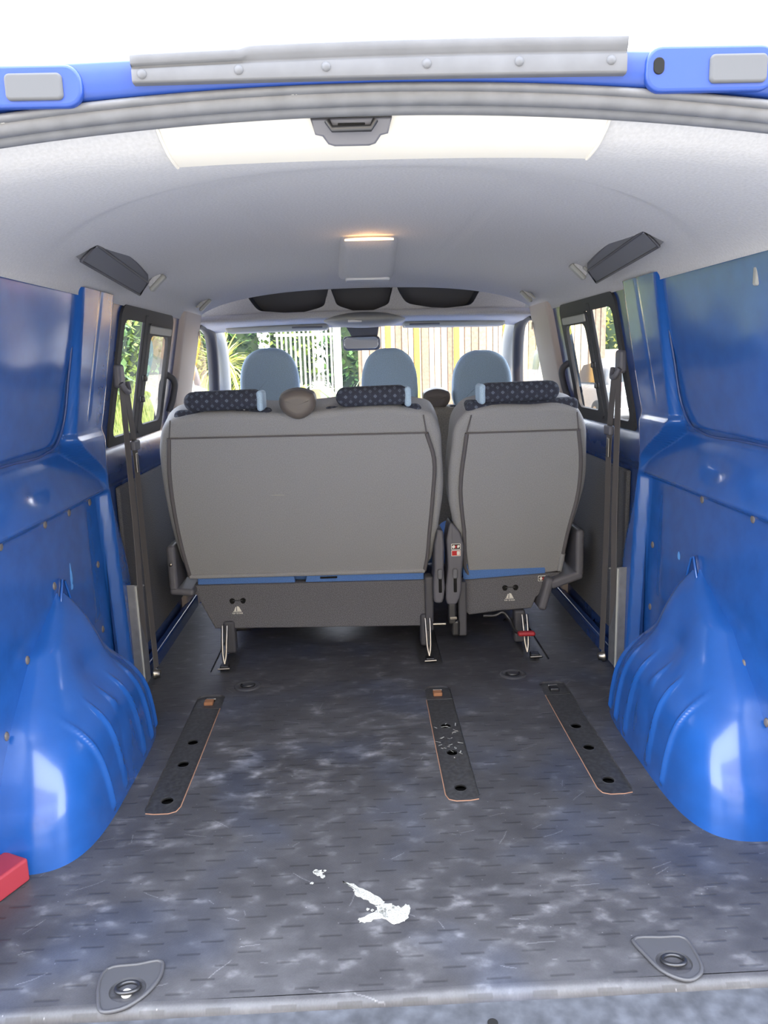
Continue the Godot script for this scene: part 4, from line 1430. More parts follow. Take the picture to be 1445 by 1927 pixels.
	headrest_row(t, 0.336, 0.585)
	b = B.new()
	b.rbox(Vector3(0.465, 0.29, -2.86), Vector3(0.42, 0.15, 0.44), 0.05)
	part(b, "cushion", M.seat_cloth, t)
	b = B.new()
	b.slab(PackedVector2Array([Vector2(0.306, 0.30), Vector2(0.60, 0.30), Vector2(0.60, 0.21), Vector2(0.306, 0.21)]), 0.03, 0.008, Transform3D(Basis(), Vector3(0, 0, -2.612)))
	part(b, "cushion_flap", M.seat_cloth, t)
	b = B.new()
	b.slab(PackedVector2Array([Vector2(0.300, 0.236), Vector2(0.60, 0.25), Vector2(0.652, 0.256), Vector2(0.60, 0.19), Vector2(0.565, 0.165), Vector2(0.548, 0.124), Vector2(0.44, 0.118), Vector2(0.325, 0.108), Vector2(0.30, 0.13)]), 0.05, 0.006, Transform3D(Basis(), Vector3(0, 0, -2.60)), 2)
	base = part(b, "base_panel", M.carpet, t)
	b = B.new()
	b.rbox(Vector3(0.43, 0.17, -2.80), Vector3(0.26, 0.11, 0.34), 0.02)
	part(b, "base_frame", M.dark_plastic, t)
	tether(base, Vector3(0.471, 0.205, -2.599), false)
	sticker(base, Vector3(0.588, 0.234, -2.5985), 0.036, 0.02, 1)
	foot(t, 0.505)
	b = B.new()
	b.rbox(Vector3(0.708, 0.33, -2.64), Vector3(0.03, 0.17, 0.16), 0.013)
	b.rbox(Vector3(0.662, 0.236, -2.64), Vector3(0.12, 0.034, 0.16), 0.012, Basis(Vector3(0, 0, 1), 0.32))
	b.rbox(Vector3(0.592, 0.185, -2.64), Vector3(0.03, 0.12, 0.16), 0.012, Basis(Vector3(0, 0, 1), -0.25))
	part(b, "hinge_cover", M.black_plastic, t)
	var rc := recliner(t, [Vector2(0.248, 0.44), Vector2(0.256, 0.458), Vector2(0.276, 0.44), Vector2(0.29, 0.42), Vector2(0.292, 0.28), Vector2(0.284, 0.19), Vector2(0.272, 0.168), Vector2(0.24, 0.17), Vector2(0.236, 0.2), Vector2(0.244, 0.3)], 0.27)
	sticker(rc, Vector3(0.272, 0.375, -2.5425), 0.032, 0.021, 1)
	sticker(rc, Vector3(0.272, 0.352, -2.5425), 0.032, 0.021, 2)
	b = B.new(); b.rbox(Vector3(0.259, 0.13, -2.57), Vector3(0.03, 0.08, 0.03), 0.008); b.rbox(Vector3(0.27, 0.075, -2.57), Vector3(0.03, 0.06, 0.03), 0.01)
	part(b, "latch_arm", M.dark_steel, t)
	b = B.new(); b.rbox(Vector3(0.262, 0.115, -2.553), Vector3(0.026, 0.01, 0.006), 0.002)
	part(b, "latch_edge", M.steel, t)
	b = B.new(); b.rbox(Vector3(0.297, 0.14, -2.6), Vector3(0.03, 0.2, 0.06), 0.008)
	part(b, "side_bracket", M.dark_plastic, t)
	b = B.new()
	b.tube(smooth3([Vector3(0.37, 0.112, -2.575), Vector3(0.415, 0.112, -2.575), Vector3(0.44, 0.122, -2.575), Vector3(0.458, 0.105, -2.57), Vector3(0.475, 0.07, -2.52), Vector3(0.495, 0.068, -2.49)]), 0.006, 8)
	part(b, "release_bar", M.dark_steel, t)
	b = B.new()
	b.rbox(Vector3(0.5, 0.082, -2.462), Vector3(0.06, 0.016, 0.024), 0.008, Basis(Vector3(0, 0, 1), -0.02))
	part(b, "release_handle", M.red_handle, t).set_meta("label", "red release handle")

func back_panel(t: Node3D, pts: Array, xf: Transform3D, bottom: int) -> void:
	var o := PackedVector2Array(sv(pts))
	var b := B.new()
	b.slab(o, 0.012, 0.004, xf.translated_local(Vector3(0, 0, 0.004)), 2)
	var p := part(b, "back_panel", M.seat_back, t)
	var q := o.size()
	var run := func(idx: Array, r: float, called: String, m: Material) -> void:
		var l := []
		for k in idx: l.append(xf * Vector3(o[k % q].x, o[k % q].y, 0.004))
		var bb := B.new()
		bb.tube(l if l.size() < 3 else smooth3(l, 4), r, 8)
		part(bb, called, m, p)
	run.call([0, 1], 0.0022, "top_seam", M.piping)
	var right := range(1, bottom)
	var left := range(bottom, q + 1)
	run.call(right, 0.0065, "side_piping", M.piping)
	run.call(left, 0.0065, "side_piping", M.piping)
	run.call([bottom - 1, bottom], 0.009, "hem", M.seat_back)
	# upper band seam that carries the side lines to the top
	for k in [0, 1]:
		var c := xf * Vector3(o[k].x, o[k].y, 0.002)
		var d := xf * Vector3(o[k].x + (0.012 if k == 0 else -0.01), o[k].y + 0.06, -0.002)
		var bb := B.new()
		bb.tube([c, d], 0.0022, 6)
		part(bb, "top_seam", M.piping, p)

func belt_guide(t: Node3D, at: Vector3, f: float) -> void:
	var o := smooth([Vector2(-0.055, -0.005), Vector2(-0.052, 0.03), Vector2(-0.03, 0.042), Vector2(0.03, 0.042), Vector2(0.052, 0.03), Vector2(0.055, -0.005), Vector2(0.034, -0.032), Vector2(0.0, -0.045), Vector2(-0.034, -0.032)], 4)
	var b := B.new()
	b.slab(o, 0.085 * f, 0.024 * f, Transform3D(Basis(Vector3.RIGHT, 0.15).scaled(Vector3.ONE * f), at + Vector3(0, 0, 0.045)), 8)
	part(b, "belt_guide", M.vinyl, t)

func recliner(t: Node3D, pts: Array, cx: float) -> MeshInstance3D:
	var b := B.new()
	b.slab(smooth(pts, 3), 0.10, 0.007, Transform3D(Basis(), Vector3(0, 0, -2.545)), 3)
	var r := part(b, "recliner_cover", M.black_plastic, t)
	b = B.new()
	b.slab(rrect(cx - 0.007, 0.212, cx + 0.004, 0.285, 0.003), 0.004, 0.001, Transform3D(Basis(), Vector3(0, 0, -2.5425)))
	part(b, "lever_slot", M.hole_dark, r)
	b = B.new()
	b.slab(rrect(cx - 0.011, 0.262, cx + 0.007, 0.298, 0.007), 0.012, 0.005, Transform3D(Basis(), Vector3(0, 0, -2.535)))
	part(b, "lever", M.trim_grey if false else M.rubber, r)
	return r

func foot(t: Node3D, x: float) -> void:
	var b := B.new()
	for s in [-1.0, 1.0]:
		b.tube(smooth3([Vector3(x + s * 0.008, 0.13, -2.52), Vector3(x + s * 0.007, 0.08, -2.495), Vector3(x + s * 0.004, 0.03, -2.475), Vector3(x, 0.0125, -2.468)]), 0.0045, 8)
	part(b, "latch_hook", M.steel, t)
	b = B.new()
	b.rbox(Vector3(x, 0.06, -2.615), Vector3(0.04, 0.12, 0.05), 0.01)
	part(b, "leg", M.dark_plastic, t)

func tether(p: Node3D, at: Vector3, words: bool) -> void:
	for s in [-1.0, 1.0]:
		var b := B.new()
		b.slab(smooth([Vector2(-0.009, 0.004), Vector2(0, 0.009), Vector2(0.009, 0.004), Vector2(0.004, -0.011), Vector2(-0.004, -0.011)]), 0.003, 0.001, Transform3D(Basis(), at + Vector3(s * 0.019, 0, 0.001)))
		part(b, "tether_hole", M.hole_dark, p)
	var b3 := B.new(); b3.tube([at + Vector3(-0.017, 0.001, 0.0025), at + Vector3(0.017, 0.001, 0.0025)], 0.0016, 6)
	part(b3, "tether_bar", M.dark_steel, p)
	var c := at + Vector3(-0.003, -0.034, 0.001)
	var b := B.new()
	b.slab(rrect(-0.019, -0.021, 0.019, 0.019, 0.002), 0.001, 0.0003, Transform3D(Basis(), c), 1)
	part(b, "label_plate", M.carpet, p)
	b = B.new()
	for poly in [[Vector2(-0.012, -0.004), Vector2(-0.006, 0.011), Vector2(-0.003, 0.011), Vector2(-0.004, -0.004)], [Vector2(-0.001, -0.004), Vector2(-0.001, 0.014), Vector2(0.006, 0.012), Vector2(0.014, -0.004)], [Vector2(-0.015, -0.007), Vector2(-0.015, -0.005), Vector2(0.015, -0.005), Vector2(0.015, -0.007)]]:
		b.slab(PackedVector2Array(poly), 0.0006, 0.0001, Transform3D(Basis(), c + Vector3(0, 0, 0.0008)), 1)
	part(b, "pictogram", M.white_print, p)
	var tm := TextMesh.new()
	tm.text = "TOP TETHER"; tm.font_size = 16; tm.pixel_size = 0.00042; tm.depth = 0.0004
	var f := SystemFont.new(); f.font_names = PackedStringArray(["Droid Sans"]); f.font_weight = 700
	tm.font = f
	var o := part(tm, "lettering", M.white_print, p)
	o.position = c + Vector3(0, -0.0125, 0.001)

func sticker(p: Node3D, at: Vector3, w: float, h: float, kind: int) -> void:
	var b := B.new()
	b.slab(rrect(-w / 2, -h / 2, w / 2, h / 2, 0.002), 0.001, 0.0002, Transform3D(Basis(), at), 1)
	var s := part(b, "sticker", M.white_print, p)
	b = B.new()
	b.slab(rrect(-w / 2 + 0.002, -h / 2 + 0.002, w / 2 - 0.002, h / 2 - 0.002, 0.001), 0.0006, 0.0001, Transform3D(Basis(), at + Vector3(0, 0, 0.0003)), 1)
	part(b, "black_field", M.black_print if kind == 1 else M.red_print, s)
	b = B.new()
	if kind == 1:
		b.slab(smooth([Vector2(-0.013, 0.002), Vector2(-0.006, 0.006), Vector2(-0.003, -0.001), Vector2(-0.008, -0.006), Vector2(-0.012, -0.004)]), 0.0006, 0.0001, Transform3D(Basis(), at + Vector3(0, 0, 0.0006)), 1)
		b.slab(smooth([Vector2(0.005, 0.004), Vector2(0.012, 0.005), Vector2(0.012, -0.001), Vector2(0.006, -0.005)]), 0.0006, 0.0001, Transform3D(Basis(), at + Vector3(0, 0, 0.0006)), 1)
	else:
		b.slab(rrect(0.003, -0.007, 0.013, 0.007, 0.002), 0.0006, 0.0001, Transform3D(Basis(), at + Vector3(0, 0, 0.0006)), 1)
	part(b, "white_figure", M.white_print, s)
	if kind == 1:
		b = B.new()
		b.slab(PackedVector2Array([Vector2(-0.002, 0.004), Vector2(0.003, 0.005), Vector2(0.001, -0.006), Vector2(-0.003, -0.005)]), 0.0006, 0.0001, Transform3D(Basis(), at + Vector3(0, 0, 0.0007)), 1)
		part(b, "red_arrow", M.red_print, s)

func front_headrest(t: Node3D, cx: float, w: float, y0: float, y1: float, m: Material) -> void:
	var h := y1 - y0
	var o := smooth([Vector2(-w * 0.49, 0.02), Vector2(-w * 0.5, h * 0.35), Vector2(-w * 0.47, h * 0.62), Vector2(-w * 0.36, h * 0.86), Vector2(-w * 0.17, h * 0.985), Vector2(0, h), Vector2(w * 0.17, h * 0.985), Vector2(w * 0.36, h * 0.86), Vector2(w * 0.47, h * 0.62), Vector2(w * 0.5, h * 0.35), Vector2(w * 0.49, 0.02), Vector2(w * 0.46, 0.0), Vector2(0, -0.004), Vector2(-w * 0.46, 0.0)], 4)
	var b := B.new()
	b.slab(o, 0.10, 0.025, Transform3D(Basis(Vector3.RIGHT, 0.06), Vector3(cx, y0, -3.40)), 5)
	var hr := part(b, "headrest", m, t)
	for s in [-1.0, 1.0]:
		b = B.new()
		b.tube([Vector3(cx + s * 0.07, y0 + 0.02, -3.45), Vector3(cx + s * 0.07, y0 - 0.06, -3.45)], 0.007, 8)
		part(b, "post", M.steel, hr)

func build_front_seats() -> void:
	var t := thing("driver_seat", "front left driver seat with a tall rounded blue headrest", "seat", Vector3.ZERO)
	front_headrest(t, -0.433, 0.258, 0.832, 1.073, M.blue_cloth)
	var b := B.new()
	b.slab(smooth([Vector2(-0.66, 0.7), Vector2(-0.60, 0.79), Vector2(-0.433, 0.815), Vector2(-0.28, 0.79), Vector2(-0.235, 0.7), Vector2(-0.235, 0.25), Vector2(-0.66, 0.25)]), 0.14, 0.03, Transform3D(Basis(Vector3.RIGHT, 0.1), Vector3(0, 0, -3.43)))
	part(b, "backrest", M.front_back, t)
	b = B.new(); b.rbox(Vector3(-0.433, 0.808, -3.43), Vector3(0.34, 0.03, 0.09), 0.014)
	part(b, "front_cloth", M.dotted_cloth, t)
	b = B.new(); b.rbox(Vector3(-0.44, 0.2, -3.75), Vector3(0.46, 0.3, 0.5), 0.05)
	part(b, "cushion", M.seat_cloth, t)
	t = thing("passenger_bench", "front passenger bench with two rounded blue-grey headrests and a beige back", "seat", Vector3.ZERO)
	front_headrest(t, 0.094, 0.248, 0.81, 1.058, M.blue_cloth)
	front_headrest(t, 0.505, 0.262, 0.80, 1.038, M.blue_cloth)
	b = B.new()
	b.slab(smooth([Vector2(-0.12, 0.7), Vector2(-0.07, 0.775), Vector2(0.1, 0.795), Vector2(0.5, 0.793), Vector2(0.66, 0.775), Vector2(0.70, 0.7), Vector2(0.71, 0.25), Vector2(-0.12, 0.25)]), 0.14, 0.03, Transform3D(Basis(Vector3.RIGHT, 0.1), Vector3(0, 0, -3.43)))
	part(b, "backrest", M.front_back, t)
	b = B.new(); b.rbox(Vector3(0.52, 0.79, -3.43), Vector3(0.34, 0.03, 0.09), 0.014); b.rbox(Vector3(0.08, 0.79, -3.43), Vector3(0.3, 0.03, 0.09), 0.014)
	part(b, "front_cloth", M.dotted_cloth, t)
	b = B.new(); b.tube([Vector3(0.1, 0.70, -3.40), Vector3(0.6, 0.70, -3.40)], 0.003, 6)
	part(b, "back_seam", M.piping, t)
	belt_guide(t, Vector3(0.299, 0.828, -3.42), 1.05)
	b = B.new(); b.rbox(Vector3(0.28, 0.2, -3.75), Vector3(0.80, 0.3, 0.5), 0.05)
	part(b, "cushion", M.seat_cloth, t)

func build_loose() -> void:
	var t := thing("red_case", "red plastic case lying at the left edge of the mat", "case", Vector3(-0.795, 0.026, -1.345))
	var b := B.new()
	var bs := Basis(Vector3.UP, -0.45)
	b.rbox(Vector3(0, 0, 0), Vector3(0.065, 0.05, 0.14), 0.006, bs)
	part(b, "body", M.red_case, t)
	b = B.new()
	b.rbox(bs * Vector3(0.0, 0.0, 0.02), Vector3(0.068, 0.053, 0.01), 0.003, bs)
	part(b, "band", M.red_case, t)

# ---------------------------------------------------------------- outdoors
func leaves(called: String, m: Material, parent: Node, centre: Vector3, ext: Vector3, count: int, size: float, sd: int) -> void:
	var rng := RandomNumberGenerator.new(); rng.seed = sd
	var b := B.new()
	b.flat([Vector3(0, 0, 0), Vector3(0.3, 0.5, 0.06), Vector3(0, 1.0, 0.0), Vector3(-0.3, 0.5, 0.06)])
	var mm := MultiMesh.new()
	mm.transform_format = MultiMesh.TRANSFORM_3D
	mm.mesh = b.mesh()
	mm.instance_count = count
	for k in count:
		var d := Vector3(rng.randfn(), rng.randfn(), rng.randfn()).normalized()
		var p := centre + d * ext * rng.randf_range(0.78, 1.08)
		var bs := Basis(Vector3.UP, rng.randf() * TAU) * Basis(Vector3.RIGHT, rng.randf_range(0.2, 2.4))
		mm.set_instance_transform(k, Transform3D(bs.scaled(Vector3.ONE * size * rng.randf_range(0.6, 1.3)), p))
	var o := MultiMeshInstance3D.new()
	o.multimesh = mm
	o.material_override = m
	add(o, called, parent)
	o.set_meta("kind", "stuff")

func bush(called: String, label: String, cat: String, at: Vector3, ext: Vector3, m: Material, count: int, size: float, sd: int, group := "") -> void:
	var t := thing(called, label, cat, at, group)
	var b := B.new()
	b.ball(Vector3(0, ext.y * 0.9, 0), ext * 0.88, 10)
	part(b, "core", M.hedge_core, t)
	leaves("foliage", m, t, Vector3(0, ext.y * 0.9, 0), ext, count, size, sd)

func blades(t: Node3D, m: Material, count: int, ln: float, wd: float, sd: int, spread: float, centre := Vector3.ZERO, each := false) -> void:
	var rng := RandomNumberGenerator.new(); rng.seed = sd
	var b := B.new()
	for k in count:
		var a := rng.randf() * TAU
		var tilt := rng.randf_range(0.1, spread)
		var l := ln * rng.randf_range(0.7, 1.1)
		var out := Vector3(cos(a), 0, sin(a))
		var side := Vector3(-sin(a), 0, cos(a))
		var rows := []
		for j in 6:
			var f := j / 5.0
			var ang := tilt * (0.6 + 0.8 * f)
			var p := centre + out * sin(ang) * l * f + Vector3.UP * cos(ang) * l * f
			var w := wd * (1 - f * f) * (0.7 + 0.6 * sin(PI * f)) + 0.001
			rows.append([p - side * w + Vector3.UP * w * 0.3, p, p + side * w + Vector3.UP * w * 0.3])
		b.surf(rows)
		if each:
			part(b, "leaf", m, t)
			b = B.new()
	if not each:
		part(b, "foliage", m, t).set_meta("kind", "stuff")

func build_outdoors() -> void:
	var b := B.new()
	b.rbox(Vector3(0, GROUND - 0.2, -20), Vector3(90, 0.4, 90), 0.01)
	struct_mesh(b, "ground", M.concrete, "pale concrete yard around the van")
	b = B.new()
	b.rbox(Vector3(13.0, GROUND - 0.19, -20), Vector3(21, 0.4, 60), 0.01)
	struct_mesh(b, "road", M.asphalt, "grey street to the right of the yard")
	# kerb and grass bank on the left
	b = B.new()
	var rows := []
	for q in [[-2.7, GROUND - 0.05], [-3.3, GROUND + 0.12], [-4.0, GROUND + 0.5], [-5.0, GROUND + 0.95], [-14, GROUND + 1.3]]:
		var r := []
		for k in 21: r.append(Vector3(q[0] + 0.3 * sin(k * 1.3), q[1] + 0.05 * sin(k * 2.1 + q[0]), -9.0 - 26.0 * k / 20.0))
		rows.append(r)
	b.surf(rows)
	struct_mesh(b, "grass_bank", M.soil_grass, "grassy bank rising to the hedge left of the van")
	var gr := MultiMeshInstance3D.new()
	var mm := MultiMesh.new(); mm.transform_format = MultiMesh.TRANSFORM_3D
	b = B.new()
	b.flat([Vector3(-0.012, 0, 0), Vector3(0.012, 0, 0), Vector3(0.004, 0.2, 0.05)])
	b.flat([Vector3(-0.03, 0, 0.02), Vector3(-0.01, 0, 0.02), Vector3(-0.05, 0.16, 0.0)])
	mm.mesh = b.mesh()
	var rng := RandomNumberGenerator.new(); rng.seed = 12
	mm.instance_count = 9000
	for k in 9000:
		var x := rng.randf_range(-6.0, -2.8)
		var z := rng.randf_range(-30, -9)
		var y := GROUND + table([[-2.7, -0.05], [-3.3, 0.12], [-4.0, 0.5], [-5.0, 0.93], [-14, 1.3]], x)
		mm.set_instance_transform(k, Transform3D(Basis(Vector3.UP, rng.randf() * TAU).scaled(Vector3.ONE * rng.randf_range(0.7, 1.8)), Vector3(x, y, z)))
	gr.multimesh = mm; gr.material_override = M.grass
	add(gr, "long_grass")
	tag(gr, "long sunlit grass on the bank outside the left window", "grass")
	gr.set_meta("kind", "stuff")
	# hedge on the left
	var hg := thing("hedge", "dense tall green hedge on the bank outside the left window", "hedge", Vector3(-6.0, GROUND + 0.9, -12.0))
	for k in 8:
		var c := Vector3(0.3 * sin(k * 2.0), 1.4, -k * 2.6)
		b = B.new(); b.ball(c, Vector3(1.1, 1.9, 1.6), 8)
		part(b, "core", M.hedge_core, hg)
		leaves("foliage", M.leaf if k % 2 else M.leaf_pale, hg, c, Vector3(1.3, 2.1, 1.9), 1500, 0.2, 40 + k)
	for k in 3:
		bush("back_bush", "tall green bush behind the white gate, %s" % ["nearest the drum", "in the middle", "farthest left"][k], "bush", Vector3(-0.4 - k * 1.75, GROUND, -25.0), Vector3(0.8, 2.2, 0.8), M.leaf if k != 1 else M.leaf_pale, 1500, 0.24, 60 + k, "bushes behind the gate")
	# yucca
	var y := thing("yucca", "yellow-green spiky yucca seen through the left of the windscreen", "plant", Vector3(-2.75, GROUND, -15.5))
	b = B.new(); b.tube([Vector3.ZERO, Vector3(0.03, 0.9, 0), Vector3(0, 1.5, 0)], [0.14, 0.1, 0.09], 10)
	part(b, "trunk", M.brick_dark, y)
	blades(y, M.blade_yellow, 110, 0.95, 0.022, 3, 2.1, Vector3(0, 1.45, 0))
	blades(y, M.blade_yellow, 60, 0.7, 0.018, 4, 2.4, Vector3(0.1, 0.85, 0.1))
	# white gate of upright bars
	var gate := thing("white_gate", "white gate of upright bars beyond the windscreen", "gate", Vector3(-1.55, GROUND, -22.0))
	for k in 13:
		b = B.new(); b.rbox(Vector3(-0.75 + k * 0.125, 1.35, 0), Vector3(0.05, 2.5, 0.03), 0.008)
		part(b, "picket", M.white_metal, gate)
	for q in [0.4, 2.33]:
		b = B.new(); b.rbox(Vector3(0, q, -0.03), Vector3(1.66, 0.07, 0.03), 0.008)
		part(b, "rail", M.white_metal, gate)
	b = B.new(); b.rbox(Vector3(0.92, 1.4, 0), Vector3(0.22, 2.8, 0.22), 0.02)
	part(b, "post", M.white_metal, gate)
	# drum
	var dr := thing("steel_drum", "pale ribbed steel drum in front of the white gate", "drum", Vector3(-1.0, GROUND, -20.3))
	b = B.new()
	b.lathe([Vector2(0.28, 0.0), Vector2(0.29, 0.01), Vector2(0.285, 0.03), Vector2(0.285, 0.28), Vector2(0.30, 0.30), Vector2(0.285, 0.32), Vector2(0.285, 0.57), Vector2(0.30, 0.59), Vector2(0.285, 0.61), Vector2(0.285, 0.86), Vector2(0.295, 0.87), Vector2(0.295, 0.89), Vector2(0.27, 0.89), Vector2(0.26, 0.86), Vector2(0.01, 0.86)], 32)
	part(b, "barrel", M.drum, dr)
	# agaves
	var ag_spots := [[-0.45, -19.4, 1.5, 1], [-1.9, -20.4, 1.5, 2], [0.35, -19.0, 0.9, 3]]
	var ag_say := ["right of the steel drum", "left of the steel drum", "low one beside the corrugated wall"]
	for k in 3:
		var q: Array = ag_spots[k]
		var ag := thing("agave", "grey-green agave with long pointed leaves " + ag_say[k], "plant", Vector3(q[0], GROUND, q[1]), "agaves")
		blades(ag, M.agave, 13, q[2], 0.07, 80 + q[3], 0.9, Vector3.ZERO, true)
	bush("dry_shrub", "dry yellow shrub left of the steel drum", "bush", Vector3(-1.55, GROUND, -19.2), Vector3(0.3, 0.5, 0.3), M.blade_yellow, 500, 0.2, 71)
	# wall of upright boards with yellow posts
	var wl := thing("board_wall", "tall pale wall of upright boards with yellow posts ahead of the van", "wall", Vector3(0, GROUND, -20.6))
	var shapes := []
	for k in 3:
		b = B.new(); b.rbox(Vector3.ZERO, Vector3(0.13 + 0.03 * k, 3.4, 0.03), 0.012, Basis(), 2)
		shapes.append(b.mesh())
	var x := 0.05
	var n := 0
	rng.seed = 8
	while x < 6.4:
		var k := rng.randi_range(0, 2)
		var w := 0.13 + 0.03 * k
		var p := part(shapes[k], "board", M["board_%d" % rng.randi_range(0, 3)], wl)
		p.position = Vector3(x + w / 2, 1.7, rng.randf_range(-0.02, 0.02))
		x += w + 0.012
	b = B.new(); b.rbox(Vector3(3.2, 1.7, -0.06), Vector3(6.5, 3.3, 0.04), 0.01)
	part(b, "backing", M.board_2, wl)
	for px in [0.75, 1.5, 2.55, 3.85, 5.0]:
		b = B.new(); b.rbox(Vector3(px, 1.75, 0.05), Vector3(0.14, 3.5, 0.07), 0.015)
		part(b, "post", M.yellow_metal, wl)
	# right side: low wall, hedge strip, cars
	b = B.new(); b.rbox(Vector3(13.5, GROUND + 0.9, -41), Vector3(18, 1.8, 0.3), 0.02)
	var o := part(b, "garden_wall", M.stucco)
	tag(o, "sunlit cream garden wall across the street", "wall")
	for k in 6:
		bush("street_bush", "yellow-green bush along the cream wall across the street, %s from the left" % ["first", "second", "third", "fourth", "fifth", "sixth"][k], "bush", Vector3(7.2 + k * 2.1, GROUND, -39.5), Vector3(0.95, 0.65, 0.6), M.blade_yellow, 350, 0.2, 100 + k, "bushes across the street")
	for k in 3:
		bush("street_tree", "pale autumn tree behind the cream wall, %s" % ["left one", "middle one", "right one"][k], "tree", Vector3(7.6 + k * 3.8, GROUND, -45), Vector3(1.75, 2.6, 1.6), M.blade_yellow if k != 1 else M.leaf_pale, 900, 0.35, 120 + k, "trees across the street")
	car("parked_car", "silver hatchback with a red tail lamp parked outside the right window", Vector3(5.75, GROUND, -17.2), PI, M.car_silver)
	car("far_car", "small white car farther down the street outside the right window", Vector3(9.6, GROUND, -36.0), PI * 0.5, M.car_white)
	house()

func car(called: String, label: String, at: Vector3, turn: float, paint: Material) -> void:
	# built with its tail towards +z before turning: length 4 m, width 1.7 m
	var t := thing(called, label, "car", at)
	t.rotation.y = turn + PI
	var b := B.new()
	# body sections along z: [z, half width, bottom, top]
	var secs := [[2.0, 0.66, 0.42, 0.72], [1.95, 0.78, 0.3, 0.86], [1.7, 0.84, 0.25, 0.95], [1.0, 0.86, 0.22, 0.94], [-0.6, 0.86, 0.22, 0.92], [-1.4, 0.84, 0.22, 0.86], [-1.9, 0.76, 0.25, 0.72], [-2.02, 0.6, 0.36, 0.6]]
	var rings := []
	for q in secs:
		var r := []
		for p in rrect(-q[1], q[2], q[1], q[3], 0.14, 4): r.append(Vector3(p.x, p.y, q[0]))
		rings.append(r)
	b.loft(rings)
	part(b, "body", paint, t)
	b = B.new()
	rings = []
	for q in [[1.72, 0.70, 0.88, 0.94], [1.5, 0.70, 0.88, 1.28], [1.25, 0.66, 0.88, 1.42], [0.4, 0.66, 0.88, 1.48], [-0.3, 0.66, 0.88, 1.42], [-1.0, 0.72, 0.88, 0.94]]:
		var r := []
		for k in 4: pass
		var hw: float = q[1]
		var tw := hw - 0.12 * clampf((q[3] - 0.9) / 0.5, 0, 1)
		for p in [Vector2(hw + 0.08, q[2]), Vector2(hw, lerpf(q[2], q[3], 0.5)), Vector2(tw, q[3] - 0.04), Vector2(tw - 0.1, q[3]), Vector2(-tw + 0.1, q[3]), Vector2(-tw, q[3] - 0.04), Vector2(-hw, lerpf(q[2], q[3], 0.5)), Vector2(-hw - 0.08, q[2])]: r.append(Vector3(p.x, p.y, q[0]))
		rings.append(r)
	b.loft(rings)
	part(b, "cabin", paint, t)
	b = B.new()
	b.slab(PackedVector2Array([Vector2(-0.6, 0.0), Vector2(0.6, 0.0), Vector2(0.5, 0.36), Vector2(-0.5, 0.36)]), 0.03, 0.01, Transform3D(Basis(Vector3.RIGHT, -0.55), Vector3(0, 0.99, 1.69)))
	part(b, "rear_window", M.car_glass, t)
	for s in [-1.0, 1.0]:
		b = B.new()
		b.slab(PackedVector2Array([Vector2(-1.25, 0.96), Vector2(-0.7, 0.96), Vector2(0.85, 0.95), Vector2(0.2, 1.33), Vector2(-0.5, 1.38), Vector2(-1.1, 1.3)]), 0.02, 0.005, Transform3D(Basis(Vector3(0, 0, -1), Vector3.UP, Vector3(s, 0, 0)), Vector3(s * 0.735, 0, 0)))
		part(b, "side_window", M.car_glass, t)
		b = B.new()
		b.rbox(Vector3(s * 0.68, 0.86, 1.9), Vector3(0.2, 0.34, 0.16), 0.05)
		part(b, "tail_lamp", M.tail_red, t)
		for z in [1.25, -1.3]:
			b = B.new()
			b.lathe([Vector2(0.19, 0.10), Vector2(0.29, 0.1), Vector2(0.31, 0.07), Vector2(0.31, -0.07), Vector2(0.29, -0.1)], 24, Transform3D(Basis(Vector3(0, 0, 1), -s * PI / 2), Vector3(s * 0.80, 0.31, z)))
			var w := part(b, "wheel", M.tyre, t)
			b = B.new()
			b.lathe([Vector2(0.19, 0.1), Vector2(0.16, 0.085), Vector2(0.05, 0.1), Vector2(0.01, 0.1)], 16, Transform3D(Basis(Vector3(0, 0, 1), -s * PI / 2), Vector3(s * 0.802, 0.31, z)))
			part(b, "hub", M.steel, w)
	b = B.new(); b.rbox(Vector3(0, 0.42, 1.98), Vector3(1.5, 0.2, 0.14), 0.05)
	part(b, "bumper", paint, t)
	b = B.new(); b.rbox(Vector3(0, 0.62, 2.02), Vector3(0.5, 0.11, 0.02), 0.005)
	part(b, "number_plate", M.white_metal, t)

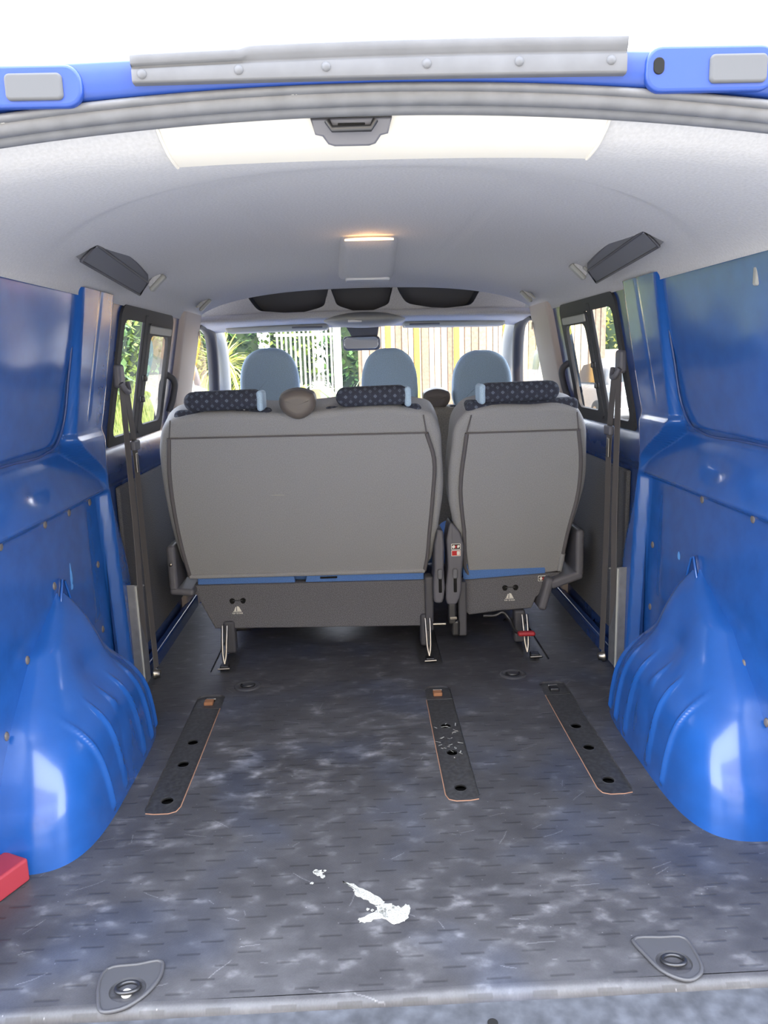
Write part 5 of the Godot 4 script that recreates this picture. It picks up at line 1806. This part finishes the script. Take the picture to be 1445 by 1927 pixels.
func house() -> void:
	# the house behind the photographer whose shade covers the rear of the van
	var t := thing("house", "cream rendered house behind the photographer shading the van", "building", Vector3(2.0, GROUND, 11.0))
	var top: float = 1.272 + 12.08 * SUN_RISE - GROUND
	var b := B.new(); b.rbox(Vector3(0, (top - 0.15) / 2, 2.5), Vector3(26, top - 0.15, 5.0), 0.02)
	part(b, "wall", M.stucco, t)
	b = B.new(); b.rbox(Vector3(0, top - 0.075, 2.5), Vector3(26.4, 0.15, 5.4), 0.03)
	part(b, "roof_slab", M.roof_tile, t)
	for k in 6:
		b = B.new(); b.rbox(Vector3(-10 + k * 4.0, 2.0, -0.02), Vector3(1.2, 1.3, 0.1), 0.02)
		var w := part(b, "window", M.white_metal, t)
		b = B.new(); b.rbox(Vector3(-10 + k * 4.0, 2.0, -0.06), Vector3(1.0, 1.1, 0.06), 0.01)
		part(b, "pane", M.car_glass, w)

const SUN_EL := 30.0
const SUN_AZ := 18.0
var SUN_RISE := tan(deg_to_rad(SUN_EL)) / cos(deg_to_rad(SUN_AZ))

func _ready() -> void:
	# ---- camera, light, exposure
	var cam := Camera3D.new()
	cam.name = "camera"
	cam.position = Vector3(-0.039, 1.008, 0.0)
	cam.rotation_degrees = Vector3(-11.19, -1.53, -1.675)
	cam.fov = rad_to_deg(2.0 * atan(963.5 / 1440.0))
	cam.near = 0.02; cam.far = 300.0
	add_child(cam)
	var env := Environment.new()
	env.tonemap_mode = Environment.TONE_MAPPER_LINEAR
	env.tonemap_exposure = 1.65
	env.background_mode = Environment.BG_SKY
	env.sdfgi_enabled = true; env.ssao_enabled = true; env.ssil_enabled = true
	var sky := Sky.new()
	var sm := ProceduralSkyMaterial.new()
	sm.sky_top_color = Color(0.92, 0.95, 1.0)
	sm.sky_horizon_color = Color(0.97, 0.98, 1.0)
	sm.ground_horizon_color = Color(0.8, 0.8, 0.78)
	sm.ground_bottom_color = Color(0.6, 0.58, 0.55)
	sm.sun_angle_max = 1.0
	sm.sky_energy_multiplier = 2.2
	sm.ground_energy_multiplier = 1.0
	sky.sky_material = sm
	env.sky = sky
	var we := WorldEnvironment.new()
	we.name = "environment"
	we.environment = env
	add_child(we)
	var sun := DirectionalLight3D.new()
	sun.name = "sun"
	var el := deg_to_rad(SUN_EL); var az := deg_to_rad(SUN_AZ)
	var to := Vector3(sin(az) * cos(el), sin(el), cos(az) * cos(el))
	sun.look_at_from_position(to * 20.0, Vector3.ZERO)
	sun.light_color = Color(1.0, 0.9, 0.76)
	sun.light_energy = 2.5
	sun.light_angular_distance = 0.6
	sun.shadow_enabled = true
	add_child(sun)
	# ---- the van
	materials()
	floor_maps()
	build_floor()
	build_walls()
	build_ceiling()
	build_doors()
	build_front()
	build_outdoors()
	build_rear_seats()
	build_front_seats()
	build_belts()
	build_roof_fittings()
	build_loose()
